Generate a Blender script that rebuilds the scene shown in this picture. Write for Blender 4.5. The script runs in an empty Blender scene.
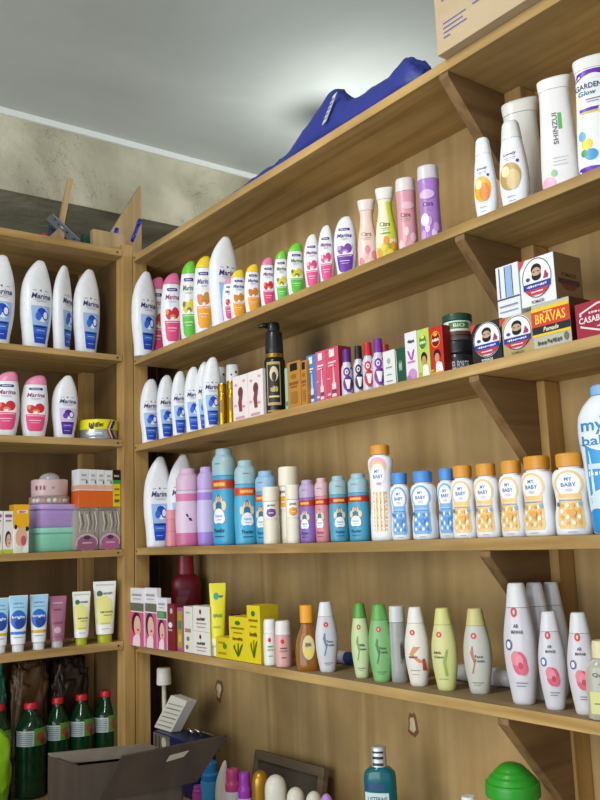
import bpy, bmesh, math, random
from mathutils import Vector, Matrix, noise
random.seed(7)
C = bpy.context.scene.collection
Z0 = 1.45                                   # eye height of the photographer
F = 862.63
CAM = Vector((2.24522, -1.09954, Z0))
RV = Vector((0.59879217, 0.80008199, -0.03628702))
UV = Vector((0.14778394, -0.0658469, 0.98682526))
FW = Vector((-0.78715173, 0.59626588, 0.15766788))

def ray(px, py): return FW + RV*((px-300)/F) + UV*((400-py)/F)
def at(px, py, axis, val):
    d = ray(px, py); return CAM + d*((val-CAM[axis])/d[axis])

# ------------------------------------------------------------------ colours and materials
def lin(h):
    if isinstance(h, tuple): return h
    v = [int(h[i:i+2], 16)/255 for i in (0, 2, 4)]
    return tuple(c/12.92 if c <= .04045 else ((c+.055)/1.055)**2.4 for c in v)
MATS = {}
def mat(h, rough=.4, metal=0, trans=0, alpha=1, emit=0, ior=1.45):
    k = (h, rough, metal, trans, alpha, emit)
    if k in MATS: return MATS[k]
    m = bpy.data.materials.new('surface_' + str(h)); m.use_nodes = True
    nt = m.node_tree; b = nt.nodes['Principled BSDF']; c = lin(h)
    tc = nt.nodes.new('ShaderNodeTexCoord'); n = nt.nodes.new('ShaderNodeTexNoise')
    n.inputs['Scale'].default_value = 60; n.inputs['Detail'].default_value = 2
    nt.links.new(tc.outputs['Object'], n.inputs['Vector'])
    mr = nt.nodes.new('ShaderNodeMapRange'); mr.inputs['To Min'].default_value = max(.03, rough-.06); mr.inputs['To Max'].default_value = min(1, rough+.06)
    nt.links.new(n.outputs['Fac'], mr.inputs['Value']); nt.links.new(mr.outputs['Result'], b.inputs['Roughness'])
    b.inputs['Base Color'].default_value = (*c, 1); b.inputs['Metallic'].default_value = metal
    b.inputs['Transmission Weight'].default_value = trans; b.inputs['Alpha'].default_value = alpha
    b.inputs['IOR'].default_value = ior
    if emit: b.inputs['Emission Color'].default_value = (*c, 1); b.inputs['Emission Strength'].default_value = emit
    MATS[k] = m; return m

def wood(name, ca, cb, axis, fine=1.0, knots=0.0, rough=.72, stain=.35, dust=0):
    m = bpy.data.materials.new(name); m.use_nodes = True
    nt = m.node_tree; N = nt.nodes; Lk = nt.links; b = N['Principled BSDF']
    tc = N.new('ShaderNodeTexCoord'); mp = N.new('ShaderNodeMapping')
    s = [26*fine]*3; s[axis] = 1.6*fine; mp.inputs['Scale'].default_value = s
    Lk.new(tc.outputs['Object'], mp.inputs['Vector'])
    n1 = N.new('ShaderNodeTexNoise'); n1.inputs['Scale'].default_value = 1.0; n1.inputs['Detail'].default_value = 6; n1.inputs['Distortion'].default_value = 1.1
    Lk.new(mp.outputs['Vector'], n1.inputs['Vector'])
    n2 = N.new('ShaderNodeTexNoise'); n2.inputs['Scale'].default_value = 3.2; n2.inputs['Detail'].default_value = 5
    Lk.new(tc.outputs['Object'], n2.inputs['Vector'])
    cr = N.new('ShaderNodeValToRGB'); cr.color_ramp.elements[0].position = .33; cr.color_ramp.elements[1].position = .66
    cr.color_ramp.elements[0].color = (*lin(cb), 1); cr.color_ramp.elements[1].color = (*lin(ca), 1)
    Lk.new(n1.outputs['Fac'], cr.inputs['Fac'])
    r2 = N.new('ShaderNodeMapRange'); r2.inputs['From Min'].default_value = .35; r2.inputs['From Max'].default_value = .7
    r2.inputs['To Min'].default_value = 1-stain; r2.inputs['To Max'].default_value = 1.05
    Lk.new(n2.outputs['Fac'], r2.inputs['Value'])
    mx = N.new('ShaderNodeMix'); mx.data_type = 'RGBA'; mx.blend_type = 'MULTIPLY'; mx.inputs[0].default_value = 1
    Lk.new(cr.outputs['Color'], mx.inputs[6]); Lk.new(r2.outputs['Result'], mx.inputs[7])
    out = mx.outputs[2]
    if knots:
        v = N.new('ShaderNodeTexVoronoi'); v.inputs['Scale'].default_value = knots
        Lk.new(tc.outputs['Object'], v.inputs['Vector'])
        k = N.new('ShaderNodeMapRange'); k.inputs['From Min'].default_value = .03; k.inputs['From Max'].default_value = .13
        k.inputs['To Min'].default_value = .35; k.inputs['To Max'].default_value = 1
        Lk.new(v.outputs['Distance'], k.inputs['Value'])
        m2 = N.new('ShaderNodeMix'); m2.data_type = 'RGBA'; m2.blend_type = 'MULTIPLY'; m2.inputs[0].default_value = 1
        Lk.new(out, m2.inputs[6]); Lk.new(k.outputs['Result'], m2.inputs[7]); out = m2.outputs[2]
    if dust:                                # grey dust lying on the upper faces
        gn = N.new('ShaderNodeNewGeometry'); sx = N.new('ShaderNodeSeparateXYZ'); Lk.new(gn.outputs['Normal'], sx.inputs[0])
        k = N.new('ShaderNodeMapRange'); k.inputs['From Min'].default_value = .9; k.inputs['From Max'].default_value = .98; k.inputs['To Max'].default_value = dust
        Lk.new(sx.outputs['Z'], k.inputs['Value'])
        m2 = N.new('ShaderNodeMix'); m2.data_type = 'RGBA'; m2.inputs[7].default_value = (*lin('77684f'), 1)
        Lk.new(k.outputs['Result'], m2.inputs[0]); Lk.new(out, m2.inputs[6]); out = m2.outputs[2]
    Lk.new(out, b.inputs['Base Color']); b.inputs['Roughness'].default_value = rough
    bp = N.new('ShaderNodeBump'); bp.inputs['Strength'].default_value = .25; bp.inputs['Distance'].default_value = .002
    Lk.new(n1.outputs['Fac'], bp.inputs['Height']); Lk.new(bp.outputs['Normal'], b.inputs['Normal'])
    return m
W_X = wood('pine_board_along', 'cfac6e', 'ab8648', 0, knots=3.1, dust=.75)
W_Y = wood('pine_board_across', 'cfac6e', 'ab8648', 1, knots=3.1, dust=.5)
W_Z = wood('pine_post', 'cda765', 'ab8347', 2, knots=4.0)
W_PLY = wood('plywood_panel', 'cfae76', 'b18f57', 2, fine=.5, knots=1.9, stain=.42)
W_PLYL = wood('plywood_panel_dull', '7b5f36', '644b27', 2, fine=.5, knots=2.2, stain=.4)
W_GUS = wood('bracket_board', '9a774a', '735330', 1, stain=.4)
W_LIGHT = wood('offcut_board', 'c4a679', 'a5875a', 2, stain=.3)
W_DARK = wood('weathered_board', '8a775e', '665540', 0, stain=.5)

def plaster(name, ca, cb, crack=False, scale=2.5, bump=.3, dark_spot=None):
    m = bpy.data.materials.new(name); m.use_nodes = True
    nt = m.node_tree; N = nt.nodes; Lk = nt.links; b = N['Principled BSDF']
    tc = N.new('ShaderNodeTexCoord')
    n1 = N.new('ShaderNodeTexNoise'); n1.inputs['Scale'].default_value = scale; n1.inputs['Detail'].default_value = 8; n1.inputs['Distortion'].default_value = .5
    n2 = N.new('ShaderNodeTexNoise'); n2.inputs['Scale'].default_value = scale*9; n2.inputs['Detail'].default_value = 8
    for n in (n1, n2): Lk.new(tc.outputs['Object'], n.inputs['Vector'])
    cr = N.new('ShaderNodeValToRGB'); cr.color_ramp.elements[0].position = .35; cr.color_ramp.elements[1].position = .68
    cr.color_ramp.elements[0].color = (*lin(cb), 1); cr.color_ramp.elements[1].color = (*lin(ca), 1)
    Lk.new(n1.outputs['Fac'], cr.inputs['Fac']); out = cr.outputs['Color']
    h = n2.outputs['Fac']
    if crack:
        v = N.new('ShaderNodeTexVoronoi'); v.feature = 'DISTANCE_TO_EDGE'; v.inputs['Scale'].default_value = 2.6
        ds = N.new('ShaderNodeMix'); ds.data_type = 'VECTOR'; ds.inputs[0].default_value = .28
        Lk.new(tc.outputs['Object'], ds.inputs[4]); Lk.new(n2.outputs['Color'], ds.inputs[5]); Lk.new(ds.outputs[1], v.inputs['Vector'])
        k = N.new('ShaderNodeMapRange'); k.inputs['From Min'].default_value = .0; k.inputs['From Max'].default_value = .008
        k.inputs['To Min'].default_value = .45; k.inputs['To Max'].default_value = 1
        g = N.new('ShaderNodeMath'); g.operation = 'MAXIMUM'
        gm = N.new('ShaderNodeMapRange'); gm.inputs['From Min'].default_value = .5; gm.inputs['From Max'].default_value = .6
        Lk.new(n1.outputs['Fac'], gm.inputs['Value'])
        Lk.new(v.outputs['Distance'], k.inputs['Value']); Lk.new(k.outputs['Result'], g.inputs[0]); Lk.new(gm.outputs['Result'], g.inputs[1])
        m2 = N.new('ShaderNodeMix'); m2.data_type = 'RGBA'; m2.blend_type = 'MULTIPLY'; m2.inputs[0].default_value = 1
        Lk.new(out, m2.inputs[6]); Lk.new(g.outputs[0], m2.inputs[7]); out = m2.outputs[2]
    if dark_spot:                                # one round dark spot in the colour, fading outward
        vd = N.new('ShaderNodeVectorMath'); vd.operation = 'DISTANCE'; vd.inputs[1].default_value = dark_spot
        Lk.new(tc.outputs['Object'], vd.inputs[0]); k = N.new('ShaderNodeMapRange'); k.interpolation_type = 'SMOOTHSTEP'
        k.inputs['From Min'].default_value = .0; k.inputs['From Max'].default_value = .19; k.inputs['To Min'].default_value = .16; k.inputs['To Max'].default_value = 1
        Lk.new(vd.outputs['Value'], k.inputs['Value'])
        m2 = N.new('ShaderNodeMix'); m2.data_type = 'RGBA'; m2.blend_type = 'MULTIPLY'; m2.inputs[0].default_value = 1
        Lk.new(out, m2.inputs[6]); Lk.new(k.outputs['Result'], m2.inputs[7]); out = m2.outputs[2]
    Lk.new(out, b.inputs['Base Color']); b.inputs['Roughness'].default_value = .8
    bp = N.new('ShaderNodeBump'); bp.inputs['Strength'].default_value = bump; bp.inputs['Distance'].default_value = .01
    Lk.new(h, bp.inputs['Height']); Lk.new(bp.outputs['Normal'], b.inputs['Normal'])
    return m
M_CEIL = plaster('ceiling_paint', 'cfd3cf', 'bbc0bc', scale=1.6, bump=.12, dark_spot=tuple(at(323, 114, 2, Z0+1.385)))
M_BEAM = plaster('cracked_plaster', 'd0cbb4', '9d977f', crack=True, scale=3.5, bump=.5)
M_WALL = plaster('bare_wall', '807d6c', '66634f', scale=3)
M_FLOOR = plaster('concrete_floor', '69655c', '524e46', scale=4)

# ------------------------------------------------------------------ geometry helpers
def link(name, me, parent=None):
    o = bpy.data.objects.new(name, me); C.objects.link(o)
    if parent: o.parent = parent
    return o
def thing(name, label, cat, loc=(0, 0, 0), rz=0, group=None):
    o = bpy.data.objects.new(name, None); C.objects.link(o); o.location = loc; o.rotation_euler = (0, 0, rz)
    o.empty_display_size = .02
    o['label'] = label; o['category'] = cat
    if group: o['group'] = group
    return o
def tag(o, label, cat, group=None):
    o['label'] = label; o['category'] = cat
    if group: o['group'] = group
    return o
class MB:
    def __init__(s): s.v = []; s.f = []; s.m = []; s.mats = []; s.smooth = []
    def mi(s, m):
        if m not in s.mats: s.mats.append(m)
        return s.mats.index(m)
    def add(s, vs, fs, m, smooth=False):
        o = len(s.v); s.v += [tuple(v) for v in vs]; i = s.mi(m)
        for f in fs: s.f.append(tuple(a+o for a in f)); s.m.append(i); s.smooth.append(smooth)
    def box(s, x0, x1, y0, y1, z0, z1, m):
        s.add([(x0,y0,z0),(x1,y0,z0),(x1,y1,z0),(x0,y1,z0),(x0,y0,z1),(x1,y0,z1),(x1,y1,z1),(x0,y1,z1)],
              [(0,3,2,1),(4,5,6,7),(0,1,5,4),(1,2,6,5),(2,3,7,6),(3,0,4,7)], m)
    def prism(s, pts, axis, a, b, m):
        """outline (2-D) extruded from a to b along an axis"""
        def P(p, t):
            q = list(p); q.insert(axis, t); return tuple(q)
        n = len(pts)
        s.add([P(p, a) for p in pts]+[P(p, b) for p in pts],
              [tuple(range(n)), tuple(range(2*n-1, n-1, -1))]+[(i, i+n, (i+1) % n+n, (i+1) % n) for i in range(n)], m)
    def tube(s, pts, r, m, n=10):
        rings = []
        pts = [Vector(p) for p in pts]
        for i, p in enumerate(pts):
            d = (pts[min(i+1, len(pts)-1)]-pts[max(i-1, 0)]).normalized()
            a = d.orthogonal().normalized(); b = d.cross(a)
            rr = r[i] if isinstance(r, (list, tuple)) else r
            rings.append([p+a*(rr*math.cos(2*math.pi*k/n))+b*(rr*math.sin(2*math.pi*k/n)) for k in range(n)])
        vs = [v for g in rings for v in g]; fs = []
        for i in range(len(rings)-1):
            for k in range(n): fs.append((i*n+k, i*n+(k+1) % n, (i+1)*n+(k+1) % n, (i+1)*n+k))
        fs += [tuple(range(n-1, -1, -1)), tuple((len(rings)-1)*n+k for k in range(n))]
        s.add(vs, fs, m, True)
    def build(s, name, parent=None, bevel=0, fix=True):
        me = bpy.data.meshes.new(name); me.from_pydata(s.v, [], s.f)
        for m in s.mats: me.materials.append(m)
        for p, i, sm in zip(me.polygons, s.m, s.smooth): p.material_index = i; p.use_smooth = sm
        if fix:
            bm = bmesh.new(); bm.from_mesh(me); bmesh.ops.recalc_face_normals(bm, faces=bm.faces); bm.to_mesh(me); bm.free()
        o = link(name, me, parent)
        if bevel:
            md = o.modifiers.new('bevel', 'BEVEL'); md.width = bevel; md.segments = 2; md.limit_method = 'ANGLE'
        return o
TXT = {}
def text_geo(s, bold=.02, shear=0):
    k = (s, bold, shear)
    if k in TXT: return TXT[k]
    cu = bpy.data.curves.new('lettering', 'FONT'); cu.body = s; cu.offset = bold; cu.shear = shear
    cu.resolution_u = 2; cu.align_x = 'CENTER'; cu.space_character = 1.02
    o = bpy.data.objects.new('lettering', cu); C.objects.link(o)
    dg = bpy.context.evaluated_depsgraph_get(); me = o.evaluated_get(dg).to_mesh()
    vs = [(v.co.x, v.co.y) for v in me.vertices]; fs = [tuple(p.vertices) for p in me.polygons]
    o.evaluated_get(dg).to_mesh_clear(); bpy.data.objects.remove(o); bpy.data.curves.remove(cu)
    x0 = min(v[0] for v in vs); x1 = max(v[0] for v in vs); y0 = min(v[1] for v in vs); y1 = max(v[1] for v in vs)
    vs = [((x-(x0+x1)/2)/(x1-x0), (y-(y0+y1)/2)/(y1-y0)) for x, y in vs]
    TXT[k] = (vs, fs, (x1-x0)/(y1-y0)); return TXT[k]

def decal(mb, ops, mp):
    """ops in (u, t) label coordinates; mp(u, t, lift) gives the point on the surface"""
    for k, op in enumerate(ops):
        lift = .0006 + .00013*k
        kind = op[0]
        if kind == 'text':
            _, s, cu, ct, w, h, col = op[:7]; rot = op[7] if len(op) > 7 else 0; sh = op[8] if len(op) > 8 else 0
            vs, fs, asp = text_geo(s, .018, sh)
            P = []
            for x, y in vs:
                a, b = x*w, y*h
                if rot == 90: a, b = -y*w, x*h
                P.append(mp(cu+a, ct+b, lift))
            mb.add(P, fs, mat(col, .45))
        elif kind == 'scrawl':              # lettering too small to read
            _, cu, ct, w, h, col = op; x = -.5; rr = random.Random(int(abs(cu*977+ct*3571+w*131)*10)); K = 0
            while x < .47:
                a = min(.05+.09*rr.random(), .5-x); y0 = -.5+.3*rr.random()*(rr.random() < .5); y1 = .5-.35*rr.random()
                q = [(x, y0), (x+a*.7, y0), (x+a*.7, y1), (x, y1)]
                mb.add([mp(cu+u*w, ct+v*h, lift) for u, v in q], [(0, 1, 2, 3)], mat(col, .45)); x += a
        else:
            if kind == 'rect': rows = [(op[3], op[1], op[2]), (op[4], op[1], op[2])]; col = op[5]; rows = [(rows[0][0]+(rows[1][0]-rows[0][0])*i/6, op[1], op[2]) for i in range(7)]
            elif kind == 'ell':
                _, cu, ct, ru, rt, col = op
                rows = []
                for i in range(13):
                    a = -math.pi/2+math.pi*i/12; rows.append((ct+rt*math.sin(a), cu-ru*math.cos(a), cu+ru*math.cos(a)))
            elif kind == 'poly':
                base = op[1]; col = op[2]; rows = []
                for a, b in zip(base, base[1:]):
                    for i in range(5): rows.append(tuple(a[j]+(b[j]-a[j])*i/5 for j in range(3)))
                rows.append(base[-1])
            elif kind == 'ring':
                _, cu, ct, ru, rt, th, col = op; n = 28; P = []; fs = []
                for i in range(n):
                    a = 2*math.pi*i/n
                    P.append(mp(cu+ru*math.cos(a), ct+rt*math.sin(a), lift)); P.append(mp(cu+ru*(1-th)*math.cos(a), ct+rt*(1-th)*math.sin(a), lift))
                for i in range(n): j = (i+1) % n; fs.append((2*i, 2*j, 2*j+1, 2*i+1))
                mb.add(P, fs, mat(col, .4)); continue
            K = 8; P = []; fs = []
            for t, a, b in rows:
                for j in range(K+1): P.append(mp(a+(b-a)*j/K, t, lift))
            for i in range(len(rows)-1):
                for j in range(K): q = i*(K+1)+j; fs.append((q, q+1, q+K+2, q+K+1))
            mb.add(P, fs, mat(col, .38), True)

def smooth_rows(rows, sub=4):
    out = []
    for i in range(len(rows)-1):
        p0 = rows[max(i-1, 0)]; p1 = rows[i]; p2 = rows[i+1]; p3 = rows[min(i+2, len(rows)-1)]
        hard = (p2[0]-p1[0]) < .004
        for k in range(1 if hard else sub):
            s = k/sub
            q = [p1[0]+(p2[0]-p1[0])*s]
            for j in (1, 2, 3):
                m1 = (p2[j]-p0[j])/max(p2[0]-p0[0], 1e-6)*(p2[0]-p1[0]); m2 = (p3[j]-p1[j])/max(p3[0]-p1[0], 1e-6)*(p2[0]-p1[0])
                lim = 3*abs(p2[j]-p1[j]); m1 = max(-lim, min(lim, m1)); m2 = max(-lim, min(lim, m2))
                q.append((2*s**3-3*s*s+1)*p1[j]+(s**3-2*s*s+s)*m1+(-2*s**3+3*s*s)*p2[j]+(s**3-s*s)*m2)
            out.append(tuple(q))
    out.append(rows[-1]); return out
class Form:
    """a moulded bottle: rows of (t, left, right, depth) in half-widths, superellipse section"""
    def __init__(s, rows, w, h, ex=2.3, dk=1.0):
        s.W = w/2; s.h = h; s.ex = ex
        s.rows = smooth_rows([(r[0], r[1], r[2], r[3]*dk) for r in rows])
    def sec(s, t):
        R = s.rows
        if t <= R[0][0]: return R[0][1:]
        for a, b in zip(R, R[1:]):
            if t <= b[0]:
                f = (t-a[0])/max(b[0]-a[0], 1e-9); return tuple(a[j]+(b[j]-a[j])*f for j in (1, 2, 3))
        return R[-1][1:]
    def surf(s, u, t, lift):
        a, b, d = s.sec(t); xm = (a+b)/2; hw = max((b-a)/2, .02)
        q = max(-.985, min(.985, (u-xm)/hw))
        return ((xm+q*hw)*s.W, -d*s.W*(1-abs(q)**s.ex)**(1/s.ex)-lift, t*s.h)
    def shell(s, mb, t0, t1, m, n=36, ribs=0, grow=0):
        ts = sorted({t0, t1} | {r[0] for r in s.rows if t0 < r[0] < t1})
        vs = []; e = 2/s.ex
        for t in ts:
            a, b, d = s.sec(t+(1e-7 if t == t0 else 0)); xm = (a+b)/2; hw = (b-a)/2
            for k in range(n):
                th = 2*math.pi*k/n; c, q = math.cos(th), math.sin(th)
                g = 1+grow-(ribs if k % 2 else 0)
                vs.append(((xm+hw*g*math.copysign(abs(c)**e, c))*s.W, d*g*s.W*math.copysign(abs(q)**e, q), t*s.h))
        fs = []
        for i in range(len(ts)-1):
            for k in range(n): fs.append((i*n+k, i*n+(k+1) % n, (i+1)*n+(k+1) % n, (i+1)*n+k))
        L = len(ts)-1
        mb.add(vs, fs, m, True)
        # end faces with an inner ring so that the rim stays crisp
        mb.add(vs[:n], [tuple(range(n-1, -1, -1))], m); mb.add(vs[L*n:], [tuple(range(n))], m)
def t_range(op):
    k = op[0]
    if k == 'rect': return op[3], op[4]
    if k == 'poly': return min(r[0] for r in op[1]), max(r[0] for r in op[1])
    if k in ('ell', 'ring'): return op[2]-op[4], op[2]+op[4]
    half = op[5 if k == 'text' else 4]/2
    if k == 'text' and len(op) > 7 and op[7] == 90: half = op[5]/2
    return op[3 if k == 'text' else 2]-half, op[3 if k == 'text' else 2]+half
def labels(ops, mp, root, gap=.07):
    """one label mesh for each band of print on the bottle"""
    order = sorted(range(len(ops)), key=lambda i: t_range(ops[i])[0]); groups = []; top = -9
    for i in order:
        a, b = t_range(ops[i])
        if a > top+gap: groups.append([])
        groups[-1].append(i); top = max(top, b)
    for g in groups:
        mb = MB(); decal(mb, [ops[i] for i in sorted(g)], mp); mb.build('label', root, fix=False)
def bottle(name, label, cat, loc, rz, form, body, tcap=None, cap=None, ops=(), group=None, ribs=0, capribs=0, bands=(), gap=.004, flip=False):
    root = thing(name, label, cat, loc, rz, group)
    mb = MB(); top = form.rows[-1][0]
    if flip:                                # a tube standing on its cap
        form.shell(mb, tcap+.003, top, body); mb.build('body', root)
        mb = MB(); form.shell(mb, 0, tcap, cap); mb.build('cap', root)
        if ops: labels(ops, form.surf, root)
        return root
    form.shell(mb, 0, tcap if tcap else top, body, ribs=ribs); mb.build('body', root, fix=True)
    if tcap:
        mb = MB(); form.shell(mb, tcap+gap, top, cap, ribs=capribs, grow=.02); mb.build('cap', root)
    for (nm, a, b, m) in bands:
        mb = MB(); form.shell(mb, a, b, m, grow=.015); mb.build(nm, root)
    if ops: labels(ops, form.surf, root)
    return root
def carton(name, label, cat, loc, rz, w, d, h, col, front=(), right=(), left=(), group=None, rough=.45, top=None, m=None):
    """box with its front on local -y; loc is the middle of the front's lower edge"""
    root = thing(name, label, cat, loc, rz, group)
    mb = MB(); mb.box(-w/2, w/2, 0, d, 0, h, m or mat(col, rough)); mb.build('carton', root, bevel=.0012)
    if front or right or left or top:
        mb = MB()
        decal(mb, front, lambda u, t, l: (u*w/2, -l, t*h))
        decal(mb, right, lambda u, t, l: (w/2+l, d/2+u*d/2, t*h))
        decal(mb, left, lambda u, t, l: (-w/2-l, d/2-u*d/2, t*h))
        if top: decal(mb, top, lambda u, t, l: (u*w/2, t*d, h+l))
        mb.build('print', root, fix=False)
    return root
def face_cam(p, turn=0):
    return math.atan2(CAM.y-p.y, CAM.x-p.x)+math.pi/2+math.radians(turn)
def pix(p):
    d = Vector(p)-CAM; z = d.dot(FW); return 300+F*d.dot(RV)/z, 400-F*d.dot(UV)/z
def spot(axis, val, zb, xl, xr, yt, yb):
    """where a bottle stands (depth plane axis=val, shelf top zb) and how big it is; uprights lean in the lens, so aim at half height"""
    xm = (xl+xr)/2; p = at(xm, (yt+yb)/2, axis, val)
    top = at(xm, yt, axis, val).z; p.z = zb
    lean = abs(pix((p.x, p.y, top))[0]-pix(p)[0])
    dist = (p-CAM).dot(FW); w = max((xr-xl)*.85, xr-xl-.35*lean)*dist/F
    return p, w, top-zb
def floor_spot(zb, xl, xr, yt, yb, back, xmax=9):
    """the same where the shelf top is seen: the front foot at the lower pixel row"""
    xm = (xl+xr)/2; xc = xm
    for _ in range(3):
        p = at(xc, yb, 2, zb); d = Vector((p.x-CAM.x, p.y-CAM.y, 0)).normalized(); p = p+d*back
        if p.x > xmax: p = p+d*((xmax-p.x)/d.x)
        q = ray(xc, yt); h = (CAM+q*((p.xy-CAM.xy).length/q.xy.length)).z-zb
        a, b = pix(p)[0], pix(p+Vector((0, 0, h)))[0]; xc += xm-(a+b)/2
    w = max((xr-xl)*.85, xr-xl-.3*abs(a-b))*(p-CAM).dot(FW)/F
    return p, w, h

# ------------------------------------------------------------------ the room
def struct(name, mb, **k):
    o = mb.build(name, **k); o['kind'] = 'structure'; return o
HC = Z0+1.385
mb = MB(); mb.box(-.75, 4.2, -3.2, 1.15, -.1, 0, M_FLOOR); struct('floor', mb)
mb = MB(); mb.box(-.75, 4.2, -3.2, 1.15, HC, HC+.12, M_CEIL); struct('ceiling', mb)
mb = MB(); mb.box(-.75, -.6, -3.2, 1.0, 0, HC, M_WALL); struct('wall_left', mb)
mb = MB(); mb.box(-.75, 4.2, 1.0, 1.15, 0, HC, M_WALL); struct('wall_right', mb)
mb = MB(); mb.box(-.6, -.35, -3.2, 1.0, Z0+1.115, HC, M_BEAM); struct('trim_1', mb)
mb = MB(); mb.box(-.3495, -.338, -3.2, 1.0, HC-.022, HC-.0005, mat('e9ece8', .6)); struct('trim_painted_glow', mb)  # white strip stands in for bulb light along the beam's top edge

# ------------------------------------------------------------------ shelving units
TR = [.843, .530, .279, -.011, -.2735]; BR = [.8229, .512, .2605, -.0316, -.2925]
TL = [.856, .538, .293, -.0132, -.261]; BL = [.8345, .521, .2735, -.0325, -.283]
TR = [z+Z0 for z in TR]; BR = [z+Z0 for z in BR]; TL = [z+Z0 for z in TL]; BL = [z+Z0 for z in BL]
DECK = Z0-.64
XE = 1.80
ru = thing('shelving_unit', 'long wooden shelving unit with five board shelves along the right side', 'shelf', (0, 0, DECK))
lu = thing('shelving_unit', 'narrower wooden shelving unit at the left of the corner post', 'shelf', (0, 0, DECK))
def part(mb, name, root, bevel=0):
    o = mb.build(name, root, bevel=bevel); o.location = (-root.location.x, -root.location.y, -root.location.z); return o
RB = []; LB = []
mb = MB(); mb.box(-.238, .002, .047, .2, BR[0], TR[0], W_X); part(mb, 'corner_board', ru)
for i in range(5):
    mb = MB(); mb.box(.003, XE, 0, .2, BR[i], TR[i], W_X); RB.append(part(mb, 'shelf_board', ru, .0015))
mb = MB(); mb.box(-.238, XE, .2, .212, DECK, TR[0], W_PLY); part(mb, 'back_panel', ru)
mb = MB(); mb.box(-.03, .0, .002, .046, DECK, TR[0]+.012, W_Z); part(mb, 'post', ru, .002)
for za, zb_ in zip([DECK]+TR[:0:-1], BR[::-1]):
    mb = MB(); mb.box(1.268, 1.306, .155, .199, za+.0005, zb_-.0005, W_Z); part(mb, 'batten', ru, .002)
mb = MB(); mb.box(XE, XE+.02, 0, .212, DECK, TR[0], W_PLY); part(mb, 'side_panel', ru)
for i in range(5):
    z = BR[i]-.0005
    # the plate runs from the shelf's front edge down to the batten
    mb = MB(); gx = (1.246, 1.2575, 1.268, 1.266, 1.279)[i]
    mb.prism([(.002, z), (.1545, z), (.1545, z-.168), (.144, z-.168), (.002, z-.01)], 0, gx, gx+.022, W_GUS)
    part(mb, 'bracket', ru, .0015)
for (px, py, rx, rz_) in ((219, 690, .012, .018), (413, 725, .009, .017), (257, 527, .006, .010)):
    p = at(px, py, 1, .2)
    mb = MB(); vs = [(p.x, .1965, p.z)]; n = 14
    for k in range(n):
        a = 2*math.pi*k/n; q = 1+.55*noise.noise(Vector((px*.37, 1.6*math.cos(a), 1.6*math.sin(a))))
        vs.append((p.x+rx*q*math.cos(a), .1994, p.z+rz_*q*math.sin(a)))
    ring = [(p.x+(q[0]-p.x)*1.7+.002, .1997, p.z+(q[2]-p.z)*1.6) for q in vs[1:]]
    mb.add(vs+ring, [(0, 1+k, 1+(k+1) % n) for k in range(n)], mat('d6cba8', .8))
    mb.add([(p.x+.002, .1995, p.z)]+ring, [(0, 1+k, 1+(k+1) % n) for k in range(n)], mat('7d5c30', .8)); o = part(mb, 'knot_patch', ru)
    o['label'] = 'pale torn knot in the plywood'
for i in range(5):
    mb = MB(); mb.box(-.238, 0, -.75, -.034, BL[i], TL[i], W_Y); LB.append(part(mb, 'shelf_board', lu, .0015))
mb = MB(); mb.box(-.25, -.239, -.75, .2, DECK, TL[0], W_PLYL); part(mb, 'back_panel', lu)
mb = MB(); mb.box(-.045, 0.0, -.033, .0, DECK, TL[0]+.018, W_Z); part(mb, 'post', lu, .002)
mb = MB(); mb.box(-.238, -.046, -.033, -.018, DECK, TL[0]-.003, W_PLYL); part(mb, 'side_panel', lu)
mb = MB(); mb.box(-.238, -.2, -.07, -.0335, DECK, BL[4]-.001, W_Z); part(mb, 'batten', lu)
for i in range(4):
    mb = MB(); mb.box(-.238, -.2, -.07, -.0335, TL[i+1]+.001, BL[i]-.001, W_Z); part(mb, 'batten', lu)
# nail heads on the shelf fronts
for i in range(5):
    mb = MB()
    mb.tube([(.012, .002, (TR[i]+BR[i])/2), (.012, -.0012, (TR[i]+BR[i])/2)], .0028, mat('3a2f22', .6, .5)); mb.build('nail', RB[i])
    mb = MB()
    mb.tube([(-.002, -.05, (TL[i]+BL[i])/2), (.0012, -.05, (TL[i]+BL[i])/2)], .0028, mat('3a2f22', .6, .5)); mb.build('nail', LB[i])
ct = thing('counter', 'low wooden counter below the shelves, carrying bottles and boxes', 'counter', (0, 0, 0))
mb = MB(); mb.box(-.25, XE+.02, -.48, .21, DECK-.03, DECK, W_X); mb.build('counter_top', ct)
mb = MB(); mb.box(-.25, .45, -1.0, -.48, DECK-.03, DECK, W_Y); mb.build('counter_top', ct)
mb = MB(); mb.box(.45, XE+.02, -.46, -.44, 0, DECK-.03, W_PLY); mb.build('front_panel', ct)
mb = MB(); mb.box(.41, .43, -1.0, -.48, 0, DECK-.03, W_PLY); mb.build('front_panel', ct)
mb = MB(); mb.box(-.25, -.23, -1.0, .21, 0, DECK-.03, W_PLY); mb.build('side_panel', ct)
mb = MB(); mb.box(XE, XE+.02, -.44, .21, 0, DECK-.03, W_PLY); mb.build('side_panel', ct)

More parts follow.
